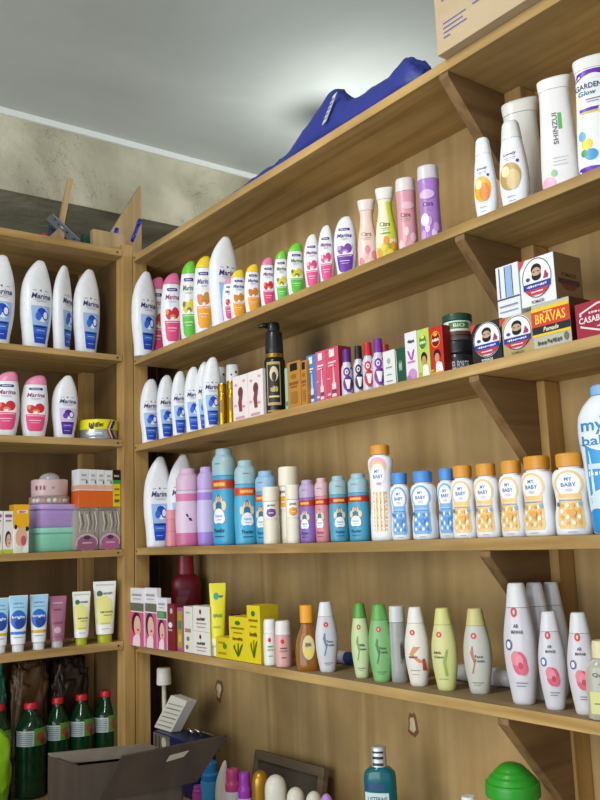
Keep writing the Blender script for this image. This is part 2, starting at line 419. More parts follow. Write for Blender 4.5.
# ------------------------------------------------------------------ bottle shapes
LOTION = [(0,-.76,.66,.50),(.015,-.80,.70,.53),(.1,-.82,.74,.53),(.22,-.88,.86,.56),(.36,-.98,.97,.60),(.48,-1,1,.60),(.6,-.98,1,.57),(.72,-.88,.94,.50),(.82,-.68,.83,.43),(.9,-.42,.69,.37),(.95,-.2,.59,.30),(.985,-.02,.5,.2),(1,.1,.4,.08)]
LOTION_S = [(0,-.76,.70,.5),(.015,-.80,.74,.53),(.1,-.80,.77,.55),(.22,-.86,.88,.58),(.38,-.99,1,.62),(.56,-1,1,.61),(.72,-.9,.96,.55),(.86,-.67,.82,.47),(.94,-.42,.66,.37),(.98,-.18,.54,.24),(1,.02,.38,.08)]
WASH = [(0,-.70,.68,.5),(.015,-.76,.74,.53),(.15,-.86,.86,.57),(.34,-.99,.99,.6),(.5,-1,1,.6),(.68,-.9,.95,.55),(.82,-.76,.88,.5),(.84,-.74,.87,.5),(.91,-.55,.83,.44),(.96,-.28,.76,.36),(.985,-.04,.68,.25),(1,.16,.56,.1)]
TALC = [(0,-.9,.9,.6),(.012,-.95,.95,.64),(.1,-.98,.98,.66),(.22,-.98,.98,.66),(.38,-.88,.88,.6),(.5,-.9,.9,.6),(.64,-1,1,.64),(.74,-.97,.97,.62),(.80,-.78,.78,.58),(.806,-.62,.62,.55),(.83,-.62,.62,.55),(.834,-.7,.7,.62),(.98,-.71,.71,.63),(1,-.62,.62,.56)]
POWDER = [(0,-.86,.86,.68),(.012,-.93,.93,.74),(.12,-.95,.95,.76),(.3,-1,1,.78),(.5,-.97,.97,.77),(.62,-.92,.92,.76),(.70,-.92,.92,.76),(.712,-.88,.88,.76),(.78,-.90,.90,.78),(.86,-.9,.9,.78),(.91,-.78,.78,.68),(.94,-.60,.60,.56),(.985,-.60,.60,.56),(1,-.52,.52,.5)]
TONIC = [(0,-.6,.6,.5),(.012,-.66,.66,.54),(.12,-.78,.78,.58),(.28,-.94,.94,.64),(.42,-1,1,.66),(.56,-.97,.97,.64),(.7,-.83,.83,.58),(.795,-.7,.7,.52),(.80,-.69,.69,.52),(.97,-.52,.52,.46),(.99,-.48,.48,.42),(1,-.42,.42,.36)]
LOVELY = [(0,-.72,.72,.55),(.012,-.78,.78,.58),(.15,-.92,.92,.6),(.32,-1,1,.62),(.5,-.94,.94,.6),(.68,-.8,.8,.54),(.79,-.68,.68,.5),(.795,-.68,.68,.5),(.97,-.54,.54,.44),(1,-.44,.44,.36)]
NECK = [(0,-.84,.84,.5),(.012,-.92,.92,.54),(.15,-1,1,.58),(.32,-1,1,.58),(.5,-.86,.86,.54),(.66,-.66,.66,.48),(.78,-.62,.62,.46),(.84,-.68,.68,.48),(.845,-.7,.7,.5),(.93,-.78,.8,.5),(.985,-.82,.86,.46),(1,-.8,.84,.42)]
SLIM = [(0,-.86,.86,.7),(.012,-.94,.94,.78),(.06,-.97,.97,.8),(.3,-.95,.95,.78),(.5,-.93,.93,.76),(.7,-.95,.95,.78),(.80,-1,1,.82),(.805,-.97,.97,.8),(.98,-.93,.93,.78),(1,-.86,.86,.7)]
TALL = [(0,-.86,.86,.5),(.012,-.94,.94,.56),(.12,-1,1,.6),(.35,-.95,.95,.58),(.6,-.86,.86,.53),(.8,-.8,.8,.5),(.87,-.8,.8,.5),(.875,-.8,.8,.5),(.95,-.85,.86,.5),(.975,-.84,.9,.46),(.99,-.6,.9,.34),(1,-.1,.82,.2)]
CYL = [(0,-.94,.94,.94),(.012,-1,1,1),(.5,-1,1,1),(.74,-1,1,1),(.745,-.96,.96,.96),(.97,-.96,.96,.96),(1,-.9,.9,.9)]
TUBE = [(0,-.62,.62,.56),(.13,-.64,.64,.58),(.135,-.74,.74,.6),(.3,-.8,.8,.52),(.6,-.9,.9,.32),(.85,-.97,.97,.13),(.93,-1,1,.05),(1,-1,1,.03)]
ROUND = [(0,-.9,.9,.9),(.015,-1,1,1),(.4,-1,1,1),(.55,-.98,.98,.98),(.66,-.7,.7,.7),(.72,-.46,.46,.46),(.8,-.42,.42,.42),(.805,-.5,.5,.5),(.985,-.5,.5,.5),(1,-.44,.44,.44)]
ROLL = [(0,-.9,.9,.8),(.02,-.98,.98,.9),(.42,-.98,.98,.9),(.425,-.94,.94,.9),(.7,-.97,.97,.92),(.83,-.93,.93,.88),(.91,-.78,.78,.74),(.965,-.52,.52,.5),(.992,-.24,.24,.24),(1,-.06,.06,.06)]
JAR = [(0,-.94,.94,.94),(.02,-1,1,1),(.58,-1,1,1),(.6,-.95,.95,.95),(.605,-1.02,1.02,1.02),(.97,-1.02,1.02,1.02),(1,-.97,.97,.97)]

WHITE = mat('e9ecf0', .28); PEARL = mat('e9e9e6', .3)
NAVY = '2a2768'
def marina_blue(dx=.1, c1='9fc0ea', c2='2f6fd6', c3='1f49c4'):
    return [('rect', -.5+dx, -.26+dx, .635, .640, '3b3f66'), ('ell', dx, .640, .07, .012, '6470a0'), ('rect', .26+dx, .5+dx, .635, .640, '3b3f66'),
            ('text', 'Marina', .02+dx, .578, 1.26, .062, NAVY, 0, .25), ('rect', -.42+dx, .45+dx, .532, .537, '9aa3c0'), ('rect', -.3+dx, .36+dx, .515, .52, '9aa3c0'),
            ('poly', [(.07, -.36+dx, .34+dx), (.26, -.50+dx, .5+dx), (.36, -.58+dx, .6+dx), (.47, -.62+dx, .64+dx)], c1),
            ('poly', [(.07, -.36+dx, .34+dx), (.26, -.50+dx, .5+dx)], c2),
            ('poly', [(.07, -.36+dx, .34+dx), (.17, -.44+dx, .43+dx)], c3),
            ('ell', .12+dx, .375, .36, .078, 'f4f6fb'), ('ell', .06+dx, .40, .3, .05, c3), ('ell', -.16+dx, .355, .2, .045, c2), ('ell', .28+dx, .37, .16, .045, 'eef2fb'), ('ring', .28+dx, .37, .19, .055, .3, c3),
            ('rect', -.4+dx, .38+dx, .235, .25, '14246e'), ('rect', -.28+dx, .28+dx, .2, .208, 'b8c8f0'), ('rect', -.26+dx, .2+dx, .12, .128, '9db4ee')]
def widen(ops, k, c=0):
    out = []
    for o in ops:
        o = list(o)
        if o[0] == 'rect': o[1] = c+(o[1]-c)*k; o[2] = c+(o[2]-c)*k
        elif o[0] == 'poly': o[1] = [(t, c+(a-c)*k, c+(b-c)*k) for t, a, b in o[1]]
        elif o[0] in ('ell', 'ring'): o[1] = c+(o[1]-c)*k; o[3] *= k
        elif o[0] == 'text': o[2] = c+(o[2]-c)*k; o[4] *= k
        out.append(tuple(o))
    return out
def marina_wash(panel, fruit, fruit2, word, dx=.06):
    return [('poly', [(.745, -.42+dx, .5+dx), (.772, -.48+dx, .52+dx), (.785, -.42+dx, .46+dx)], '2d2570'), ('rect', -.3+dx, .34+dx, .759, .768, 'd9d4ee'),
            ('text', 'Marina', .02+dx, .668, 1.26, .066, word, 0, .25), ('rect', -.4+dx, .44+dx, .612, .617, 'a9a3bb'), ('rect', -.3+dx, .36+dx, .597, .602, 'a9a3bb'),
            ('poly', [(.1, -.4+dx, .42+dx), (.14, -.55+dx, .56+dx), (.26, -.64+dx, .66+dx), (.36, -.68+dx, .7+dx)], panel),
            ('poly', [(.36, -.68+dx, .7+dx), (.42, -.7+dx, .72+dx), (.54, -.5+dx, .6+dx)], 'f6eef2'),
            ('ell', -.28+dx, .44, .32, .068, fruit), ('ell', .3+dx, .46, .34, .075, fruit), ('ell', -.46+dx, .475, .16, .036, fruit2), ('ell', .06+dx, .405, .26, .035, fruit2),
            ('ell', .02+dx, .385, .16, .022, 'fdfaf5'), ('rect', -.6+dx, .62+dx, .335, .342, 'fbeef4'), ('rect', -.42+dx, .42+dx, .262, .270, 'fdf3f6'), ('rect', -.3+dx, .3+dx, .225, .231, 'fbe6ee')]
def mar_lotion(p, w, h, turn, label, ops, shape=LOTION, group=None):
    return bottle('lotion_bottle', label, 'lotion bottle', p, face_cam(p, turn), Form(shape, w*1.07, h), WHITE, None, None, ops, group)
def mar_wash(p, w, h, turn, label, cap, ops, group=None):
    return bottle('shampoo_bottle', label, 'shampoo bottle', p, face_cam(p, turn), Form(WASH, w*1.06, h), WHITE, .84, mat(cap, .3), ops, group)
PINKW = lambda: marina_wash('e0497f', 'c9283a', 'e58a4a', '8c2a6e')
GREENW = lambda: marina_wash('5cc43c', 'd9cf2c', '6b7d1e', '3a7d34')
YELW = lambda: marina_wash('f0a51e', 'c98a2a', 'e6711a', '5b3a8a')
PURW = lambda: marina_wash('6a35a8', '7a4a9c', 'b58ad2', '4b2a86')
VIOL = lambda dx=.1: marina_blue(dx, 'd7c6ec', '6b3fb0', '4f2390')

# ------------------------------------------------------------------ left unit, bottle rows
gL1 = 'big blue label lotion bottles on the left unit'
for (xl, xr, yt, yb, turn, lab) in (
        (-17, 13, 254.6, 343, 12, 'tall white lotion bottle with blue label cut by the left edge of the photo'),
        (21.4, 50.6, 260, 346, 22, 'tall white lotion bottle with blue label, widest of the left unit upper row'),
        (51.3, 73, 265, 349, 50, 'tall white lotion bottle turned sideways so its blue label hardly shows'),
        (73.8, 99, 269, 351, 26, 'tall white lotion bottle with blue label nearest the corner post on the left unit')):
    p, w, h = spot(0, -.06, TL[1], xl, xr, yt, yb); mar_lotion(p, w*1.04, h, turn, lab, marina_blue(.08), LOTION, gL1)
for (xl, xr, yt, yb, turn, lab) in (
        (-8, 18.5, 371.5, 435.5, 0, 'pink capped shampoo bottle with red fruit label at the left photo edge'),
        (21.3, 47.3, 375.5, 436.7, 2, 'pink capped shampoo bottle beside the purple label lotion on the left unit')):
    p, w, h = spot(0, -.05, TL[2], xl, xr, yt, yb); mar_wash(p, w, h, turn, lab, 'e68db0', PINKW(), 'pink capped shampoos on the left unit')
p, w, h = spot(0, -.05, TL[2], 52.5, 77, 375.5, 437.7); mar_lotion(p, w, h, 12, 'white lotion bottle with purple label beside the yellow flat tin', VIOL(.1), LOTION)
# flat tin with a yellow band
p, w, h = spot(0, -.06, TL[2], 79.3, 117, 421.5, 439)
t = thing('wax_tin', 'flat round silver tin with yellow band and striped chevrons', 'tin', p, face_cam(p))
fm = Form([(0,-.96,.96,.96),(.03,-1,1,1),(.5,-1,1,1),(.505,-1.03,1.03,1.03),(.95,-1.03,1.03,1.03),(1,-.98,.98,.98)], w, h, 2.0)
mb = MB(); fm.shell(mb, 0, .5, mat('b9bec0', .25, .6)); mb.build('tin_body', t)
mb = MB(); fm.shell(mb, .505, 1, mat('e8df1e', .35)); mb.build('lid', t)
mb = MB(); decal(mb, [('scrawl', -.1, .72, .75, .26, '1c1c1c'), ('ell', -.32, .6, .1, .1, '1c1c1c'), ('rect', -.6, .3, .12, .2, '7f8a99'), ('rect', -.6, .2, .28, .34, 'e6ebf0'),
    ('poly', [(.05, .62, .78), (.5, .42, .58), (.95, .62, .78)], 'b0562c'), ('poly', [(.05, .70, .82), (.5, .5, .62), (.95, .70, .82)], 'e9d6c4'), ('poly', [(.05, .76, .9), (.5, .58, .72), (.95, .76, .9)], '2b2358')], fm.surf); mb.build('label', t, fix=False)

# L3: cartons, tubs
def lbox(xl, xr, yt, yb, xf, zb, name, label, cat, d, col, front=(), left=(), right=(), group=None, **k):
    a = at(xl, yb, 0, xf); b = at(xr, yb, 0, xf); h = at((xl+xr)/2, yt, 0, xf).z-zb
    return carton(name, label, cat, (xf, (a.y+b.y)/2, zb), math.pi/2, abs(b.y-a.y), d, h, col, front, right, left, group, **k)
def portrait(skin='e9b79c', hair='241a16', s=1.0):
    return [('ell', -.05, .34*s, .62, .19, hair), ('ell', .05, .30*s, .46, .16, skin), ('ell', .2, .25*s, .16, .018, 'b5324a'), ('ell', -.1, .33*s, .09, .014, '3b2a26'), ('ell', .3, .33*s, .09, .014, '3b2a26')]
lbox(-9, 2.6, 511, 553, -.012, TL[3], 'soap_box', 'white face soap box half out of the photo beside a twin', 'box', .03, 'ece9e6',
     [('rect', -.7, .7, .85, .92, '9c5a80'), ('rect', -.6, .6, .75, .79, '8d8d9c')]+portrait()+[('rect', -1, 1, 0, .1, 'b9cc3e')], group='white face soap boxes on the left unit')
lbox(3.2, 12.8, 511, 553, -.012, TL[3], 'soap_box', 'white face soap box between its twin and the yellow topped box', 'box', .03, 'ece9e6',
     [('rect', -.7, .7, .85, .92, '9c5a80'), ('rect', -.6, .6, .75, .79, '8d8d9c')]+portrait()+[('rect', -1, 1, 0, .1, 'b9cc3e')], group='white face soap boxes on the left unit')
lbox(13.2, 28.6, 504.5, 553, -.010, TL[3], 'soap_box', 'taller box with yellow top and a woman printed below beside the tubs', 'box', .035, 'f0ede8',
     [('poly', [(.5, -.2, .3), (.55, -.9, .9), (.6, -1, 1), (1, -1, 1)], 'efb412'), ('rect', -.6, .8, .82, .88, 'f6e3da'), ('scrawl', .1, .85, .9, .05, 'b0305a'), ('ell', 0, .33, .75, .2, 'e3b08f'), ('ell', .3, .26, .35, .1, 'c4566e'), ('ell', -.75, .54, .2, .05, '2a1f1a'), ('ell', .75, .5, .22, .05, '2a1f1a'), ('ell', -.3, .1, .4, .06, 'dfe6cf')],
     left=[('rect', -1, 1, .5, 1, 'd49a10')])
def tub(xl, xr, yt, yb, zb, col, lid, label):
    p, w, h = spot(0, -.085, zb, xl, xr, yt, yb)
    t = thing('food_tub', label, 'tub', p, math.pi/2+.12)
    fm = Form([(0,-.84,.84,.66),(.04,-.88,.88,.7),(.7,-.95,.95,.76),(.72,-.93,.93,.74),(.8,-.93,.93,.74)], w, h, 4.5)
    mb = MB(); fm.shell(mb, 0, .8, mat(col, .35), n=48); mb.build('tub_body', t)
    fl = Form([(.76,-.95,.95,.77),(.80,-1,1,.81),(.95,-1,1,.81),(.96,-.97,.97,.78),(1,-.95,.95,.76)], w, h, 4.5)
    mb = MB(); fl.shell(mb, .76, 1, mat(lid, .35), n=48); mb.build('lid', t)
    return p, h
p, h1 = tub(28.5, 74.2, 528, 552, TL[3], '8fd9bd', '9fe6cc', 'mint green lidded plastic tub under the lilac tub')
p, h2 = tub(28, 76, 505, 528, TL[3]+h1+.0004, 'b79bd8', 'c3a9e2', 'lilac lidded plastic tub stacked on the mint green tub')
zt = TL[3]+h1+h2+.001
p, w, h = spot(0, -.085, zt, 29.5, 69, 497, 505)
t = thing('candy_box', 'shallow clear round box holding orange and white sweets on lilac tub', 'box', p, face_cam(p))
fm = Form([(0,-.96,.96,.9),(.1,-1,1,.95),(.9,-1,1,.95),(1,-.96,.96,.9)], w, h, 2.6)
mb = MB(); fm.shell(mb, 0, 1, mat('efe2da', .15, 0, 0, .3)); mb.build('box_body', t)
for k in range(9):
    a = -1.45+k*.36; c = ('d9692a', 'f3ece4', 'f0e9e0')[k % 3]
    mb = MB(); x, y = math.sin(a)*w*.40, -math.cos(a)*w*.36
    bm_ = [(x+.006*math.cos(q)*math.cos(e), y+.006*math.sin(q)*math.cos(e), h*.5+h*.3*math.sin(e)) for e in (-1.2, -.4, .4, 1.2) for q in [2*math.pi*i/8 for i in range(8)]]
    mb.add(bm_, [(r*8+i, r*8+(i+1) % 8, (r+1)*8+(i+1) % 8, (r+1)*8+i) for r in range(3) for i in range(8)]+[tuple(range(7, -1, -1)), tuple(range(24, 32))], mat(c, .5), True)
    tag(mb.build('candy'), 'wrapped sweet inside the shallow clear box on the lilac tub', 'sweet', 'sweets in the clear round box').location = p
    bpy.context.scene.collection.objects[-1].rotation_euler = (0, 0, face_cam(p))
zt2 = zt+h+.0004
p, w, h = spot(0, -.085, zt2, 31.5, 67.5, 472.6, 497)
t = thing('dome_container', 'translucent pink round container with clear dome lid atop the stacked tubs', 'container', p, face_cam(p))
fm = Form([(0,-.93,.93,.9),(.03,-.97,.97,.94),(.6,-1,1,.97),(.66,-1,1,.97)], w, h, 2.2)
mb = MB(); fm.shell(mb, 0, .66, mat('e3c4c2', .3, 0, .25)); mb.build('container_body', t)
fd = Form([(.665,-.96,.96,.93),(.69,-.96,.96,.93),(.7,-.58,.58,.56),(.78,-.55,.55,.53),(.9,-.42,.42,.4),(.97,-.22,.22,.21),(1,-.04,.04,.04)], w, h, 2.1)
mb = MB(); fd.shell(mb, .665, 1, mat('d8d2d2', .2, 0, .4)); mb.build('dome_lid', t)
mb = MB(); decal(mb, [('rect', -.75, -.62, .25, .42, '7d4a58'), ('rect', -.52, -.42, .25, .42, '7d4a58'), ('rect', -.33, -.22, .25, .42, '7d4a58'), ('ell', .2, .33, .1, .05, 'b98a92')], fm.surf); mb.build('label', t, fix=False)
# two clear packs and the cartons on them
zp = None
for (xl, xr, c, lab) in ((75, 98.8, '9b5f7c', 'clear pack with pink card beside the mint green tub'), (99.2, 121, 'b0658a', 'clear pack with pink card against the corner post')):
    a = at(xl, 549, 0, -.012); b = at(xr, 549, 0, -.012); h = at(98, 507, 0, -.012).z-TL[3]; w = abs(b.y-a.y)
    t = thing('clear_pack', lab, 'pack', (-.012, (a.y+b.y)/2, TL[3]), math.pi/2, 'clear packs with pink cards')
    mb = MB(); mb.box(-w/2+.001, w/2-.001, 0, .07, 0, h, mat('dcd6ce', .18, 0, 0, .28)); mb.build('wrap', t, bevel=.003)
    mb = MB(); mb.box(-w/2+.006, w/2-.006, .02, .06, .004, h-.01, mat('a89c88', .6)); mb.build('filling', t)
    mb = MB(); ops = [('ell', 0, .19, .92, .2, 'c9b6b6'), ('ell', 0, .17, .82, .17, c), ('rect', -.85, .85, .03, .12, c), ('ell', 0, .3, .3, .05, '4a3d55'), ('rect', -.4, .4, .16, .19, 'd9b2c4')]
    for q in range(7):
        u = -.7+q*.22; ops.append(('poly', [(.42+.05*(q % 3), u, u+.05), (.62, u+.12, u+.2), (.9-.06*(q % 2), u-.05, u+.06)], ('d8d2c8', '5a5348', 'b8afa0')[q % 3]))
    decal(mb, ops, lambda u, t_, l: (u*w/2, -l, t_*h)); mb.build('card', t, fix=False)
    zp = TL[3]+h+.0006
orange = lambda: [('rect', -1, 1, 0, .44, 'e0671c'), ('rect', -1, 1, .47, .58, 'e6b49a'), ('rect', -1, 1, .44, .455, 'f6efe8'), ('rect', -.6, .5, .7, .74, 'b4b9c2'), ('scrawl', 0, .84, 1.0, .07, '9aa0ac'), ('ell', .55, .66, .14, .05, '3a2a40')]
for i, (xl, xr) in enumerate(((78.5, 88.8), (88.9, 97), (97.1, 105), (105.1, 112.6))):
    lab = ('orange and white upright carton, first from the tubs, its side showing', 'orange and white upright carton, second from the tubs', 'orange and white upright carton, third from the tubs', 'orange and white upright carton touching the black and yellow one')[i]
    lbox(xl, xr, 469+i*.4, 506.6, -.016, zp, 'cream_box', lab, 'box', .05, 'e3e4e6', orange(), left=[('rect', -1, 1, 0, .44, 'd9601a'), ('rect', -1, 1, .47, .58, 'e0ac92')], group='orange and white cartons')
lbox(112.8, 120.6, 470, 506.6, -.016, zp, 'cream_box', 'slim black, green and yellow carton by the corner post', 'box', .05, 'e2c81e',
     [('rect', -1, 1, .72, 1, '15181a'), ('rect', -1, 1, .62, .72, '2f9a48'), ('text', 'black', 0, .84, 1.3, .06, 'e8e8e8'), ('rect', -.6, .6, .45, .5, '8d7a18'), ('rect', -.6, .6, .3, .34, '8d7a18'), ('rect', -.6, .6, .12, .2, '6b5c14')])

# L4: squeeze tubes standing on their caps
BRIGHT = lambda band: [('rect', -.95, .95, .62, .99, '9fcfe8'), ('scrawl', 0, .86, 1.1, .035, '4a88b4'), ('rect', -.6, .6, .78, .795, '5b9cc4'), ('ell', 0, .57, .82, .17, '2163c4'), ('ell', .15, .5, .5, .09, '1a3f93'), ('text', 'bright', 0, .61, 1.35, .06, 'f3f6fa'), ('rect', -.8, .8, .31, .36, band), ('rect', -.5, .5, .25, .265, '9aa6b4')]
for (xl, xr, yt, yb, kind, lab) in (
        (-8, 8.6, 598, 653.6, 0, 'blue and white squeeze tube with gold band at the left photo edge'),
        (9, 27.5, 595.5, 652.6, 1, 'blue and white squeeze tube with blue band, between the two gold banded ones'),
        (29.8, 47.9, 594.5, 650.2, 0, 'blue and white squeeze tube with gold band beside the mauve tube'),
        (48.6, 66.2, 596, 648.8, 2, 'mauve squeeze tube with clear cap beside the blue ones'),
        (72.4, 90.4, 591.5, 646, 3, 'smaller yellow and white squeeze tube with lime cap'),
        (93.4, 116, 581.3, 643, 3, 'larger yellow and white squeeze tube nearest the corner post')):
    p, w, h = floor_spot(TL[4], xl, xr, yt, yb, .016, -.02); fm = Form(TUBE, w, h, 2.2)
    if kind < 2: body, cap, ops = mat('e9edf0', .35), mat('d9dbdd', .3), BRIGHT(('d8ae1c', '2f7fd0')[kind])
    elif kind == 2: body, cap, ops = mat('a2667e', .3), mat('cbc6c6', .25, 0, .2), [('rect', -.6, .6, .85, .88, 'c59aae'), ('scrawl', 0, .74, .8, .05, '7d3f5a'), ('rect', -.55, .55, .45, .5, '7f4a62'), ('ell', 0, .34, .4, .06, 'c8aab8'), ('rect', -.6, .6, .2, .24, '8d566c')]
    else: body, cap, ops = mat('eff0ea', .32), mat('aab31c', .35), [('rect', -.8, .8, .93, .955, 'c9ccc4'), ('ell', -.45, .8, .24, .05, '2e7a3c'), ('text', 'GARNIER', .2, .8, 1.0, .04, '23282a'), ('poly', [(.3, -.8, .4), (.45, -.7, .7), (.7, -.85, .55), (.76, -.5, .2)], 'e8e488'), ('scrawl', .15, .5, 1.1, .035, '3a3a22'), ('rect', -.1, .6, .44, .452, '6a6a4a'), ('rect', -.4, .5, .3, .325, 'd0c81e'), ('rect', -.3, .4, .22, .23, 'a6a89a')]
    bottle('squeeze_tube', lab, 'tube', p, face_cam(p, 3), fm, body, .135, cap, ops, 'squeeze tubes on the left unit', flip=True)

# ------------------------------------------------------------------ right unit, first bottle row
S1 = TR[1]
def rs(xl, xr, yt, yb, S, y=.042): return spot(1, y, S, xl, xr, yt, yb)
p = at(144.2, 353, 0, .042); p.z = S1; w = 24*(p-CAM).dot(FW)/F; h = at(144.2, 271.5, 0, .042).z-S1; mar_lotion(p, w, h, 24, 'tall white lotion bottle with blue label first after the corner post', marina_blue(.1))
p, w, h = rs(146, 166, 277, 350.7, S1, .062); mar_wash(p, w, h, 2, 'pink capped shampoo bottle half hidden between blue lotion and its twin', 'e0709f', PINKW(), 'pink capped shampoos by the corner')
p, w, h = rs(161, 181.5, 273, 347.3, S1); mar_wash(p, w, h, 2, 'pink capped shampoo bottle fully showing red fruit beside the green capped one', 'e0709f', PINKW(), 'pink capped shampoos by the corner')
p, w, h = rs(179.5, 198, 261, 339.5, S1, .062); mar_wash(p, w, h, -8, 'large green capped shampoo bottle beside the large yellow capped one', '6fcf3f', GREENW())
p, w, h = rs(193.3, 213.5, 256, 333.5, S1); mar_wash(p, w, h, -4, 'large yellow capped shampoo bottle left of the tallest white lotion', 'f0d22a', YELW())
p, w, h = rs(208.5, 238, 236, 326, S1); mar_lotion(p, w, h, 20, 'tallest white lotion bottle with blue label in the top bottle row', marina_blue(.12))
p, w, h = rs(222, 237, 277, 321.5, S1, .028); mar_wash(p, w*.95, h, 0, 'small pink shampoo bottle in front of the tallest white lotion', 'e98ab0', PINKW())
p, w, h = rs(229.5, 246, 269.5, 317.5, S1); mar_wash(p, w, h, 4, 'small yellow capped shampoo bottle next to the tallest white lotion', 'f0d22a', YELW(), 'small yellow capped shampoos')
p, w, h = rs(244.3, 260.2, 264, 313, S1); mar_wash(p, w, h, 4, 'small yellow capped shampoo bottle next to the small pink capped one', 'f0d22a', YELW(), 'small yellow capped shampoos')
p, w, h = rs(259.8, 275, 257, 308.5, S1); mar_wash(p, w, h, 4, 'small pink capped shampoo bottle between yellow and green capped ones', 'e47fa6', PINKW())
p, w, h = rs(273.8, 288.5, 250.5, 300, S1, .055); mar_wash(p, w, h, -6, 'small green capped shampoo bottle left of its green twin', '6fcf3f', GREENW(), 'small green capped shampoos')
p, w, h = rs(286.5, 304.3, 243, 295.5, S1); mar_wash(p, w, h, 4, 'small green capped shampoo bottle right of its green twin', '6fcf3f', GREENW(), 'small green capped shampoos')
p, w, h = rs(303.8, 320.3, 234, 290, S1); mar_lotion(p, w, h, -6, 'white lotion bottle with pink label next to the green capped shampoos', marina_wash('e0508c', 'd8447c', 'f0a0c0', '7a3a8c', 0), LOTION_S, 'pink label lotions in the top bottle row')
p, w, h = rs(318, 334.4, 225, 283.5, S1); mar_lotion(p, w, h, -6, 'white lotion bottle with pink label next to the purple label one', marina_wash('e0508c', 'd8447c', 'f0a0c0', '7a3a8c', 0), LOTION_S, 'pink label lotions in the top bottle row')
p, w, h = rs(334, 357, 216, 276.5, S1); mar_lotion(p, w, h, -4, 'white lotion bottle with purple label left of the peach flared one', marina_wash('6a35a8', '7a4a9c', 'b58ad2', '4b2a86', -.06), LOTION_S)
CIT = lambda a, b, c: [('text', 'Citra', -.05, .5, .95, .06, c), ('rect', -.5, .4, .44, .448, '9a8a80'), ('rect', -.4, .3, .415, .42, '9a8a80')]+[('ell', -.6+.3*k+.1*(k % 2), .12+.08*((k*7) % 3), .24, .06, (a, b)[k % 2]) for k in range(5)]
p, w, h = rs(356.3, 378.5, 200, 267, S1); bottle('lotion_bottle', 'peach flared lotion bottle with pink flowers beside the yellow green one', 'lotion bottle', p, face_cam(p, -6), Form(NECK, w, h), mat('eccdc0', .3), .84, mat('e4d6d0', .3), CIT('d98a94', 'f2b8b4', '8d6a70'))
p, w, h = rs(374, 398, 188, 259.5, S1); bottle('lotion_bottle', 'flared lotion bottle with yellow green swirl and fruit print', 'lotion bottle', p, face_cam(p, -6), Form(NECK, w, h), mat('e9e3c4', .3), .84, mat('e6e4da', .3),
    [('poly', [(.3, .1, .9), (.5, .3, .8), (.8, .1, .55)], 'c8d63a'), ('rect', -.9, .9, .03, .2, 'c2cf46')]+CIT('eb9a24', 'f2c83a', '5b6a3a')+[('rect', -.5, .4, .37, .385, '6aa83c'), ('ell', .3, .2, .16, .04, '7fae34')])
p, w, h = rs(395.8, 418, 179, 249.5, S1); bottle('lotion_bottle', 'rose pink straight lotion bottle left of the purple one', 'lotion bottle', p, face_cam(p, -8), Form(SLIM, w, h), mat('d59aa4', .3), .82, mat('ddd2d2', .3), CIT('f0c9d0', 'e3a8b4', '8a4658')+[('ell', .2, .62, .6, .05, 'e7bcc4')])
p, w, h = rs(417.8, 441.5, 166.5, 241.8, S1); bottle('lotion_bottle', 'purple straight lotion bottle with silver cap and flower print', 'lotion bottle', p, face_cam(p, -8), Form(SLIM, w, h), mat('a878c4', .3), .82, mat('d2cdd4', .3), CIT('cfa0dc', 'e3c4ea', '5b3a7a')+[('ell', -.1, .62, .7, .06, 'd6b6e4'), ('ell', -.4, .3, .4, .08, 'f0e4f4')])
LOV = lambda c1, c2: [('text', 'Lovely', .05, .62, .9, .045, '6a3f8f', 0, .2), ('rect', -.35, .45, .575, .581, '8a6aa8'), ('rect', -.2, .4, .555, .56, '8a6aa8'), ('ell', .55, .53, .1, .018, '5a2f8a'), ('ell', -.02, .38, .75, .15, c1), ('ell', .2, .34, .45, .11, c2), ('ell', -.3, .44, .3, .06, 'f6e6a8'), ('rect', -.3, .3, .16, .168, '8a94a8'), ('rect', -.22, .26, .115, .122, '8a94a8')]
p, w, h = rs(471.5, 498, 138, 215, S1, .04); bottle('lotion_bottle', 'small white tapered lotion bottle with orange fruit label', 'lotion bottle', p, face_cam(p, -26), Form(LOVELY, w, h), WHITE, .795, mat('e6e8ea', .28), LOV('f0b01c', 'ee7f2c'))
p, w, h = rs(496.5, 530, 121, 204.5, S1, .05); bottle('lotion_bottle', 'small white tapered lotion bottle with beige oat label', 'lotion bottle', p, face_cam(p, -26), Form(LOVELY, w, h), WHITE, .795, mat('dfe0dd', .28), LOV('b89a5c', 'd3b983'))
p, w, h = rs(499.5, 545, 99, 188, S1, .125); bottle('lotion_bottle', 'plain white tall lotion bottle standing behind the oat label one', 'lotion bottle', p, face_cam(p, -10), Form(TALL, w, h), mat('dcdbd6', .3), .875, mat('e2e1dc', .28))
p, w, h = rs(536.5, 578.5, 76, 185.5, S1, .048); bottle('lotion_bottle', 'large white lotion bottle with vertical dark lettering and green strip', 'lotion bottle', p, face_cam(p, -6), Form(TALL, w, h), mat('ebe9e8', .3), .875, mat('efeeec', .28),
    [('text', 'SHINZUI', -.05, .53, .26, .27, '6a6478', 90), ('rect', .12, .3, .52, .66, '5fb85a'), ('ell', -.3, .16, .18, .03, '9fc49a'), ('rect', -.3, .5, .28, .285, 'b4b6bc'), ('rect', -.3, .4, .25, .255, 'b4b6bc'), ('rect', -.3, .45, .22, .225, 'b4b6bc'), ('ell', -.6, .06, .38, .08, 'f0b6d0')])
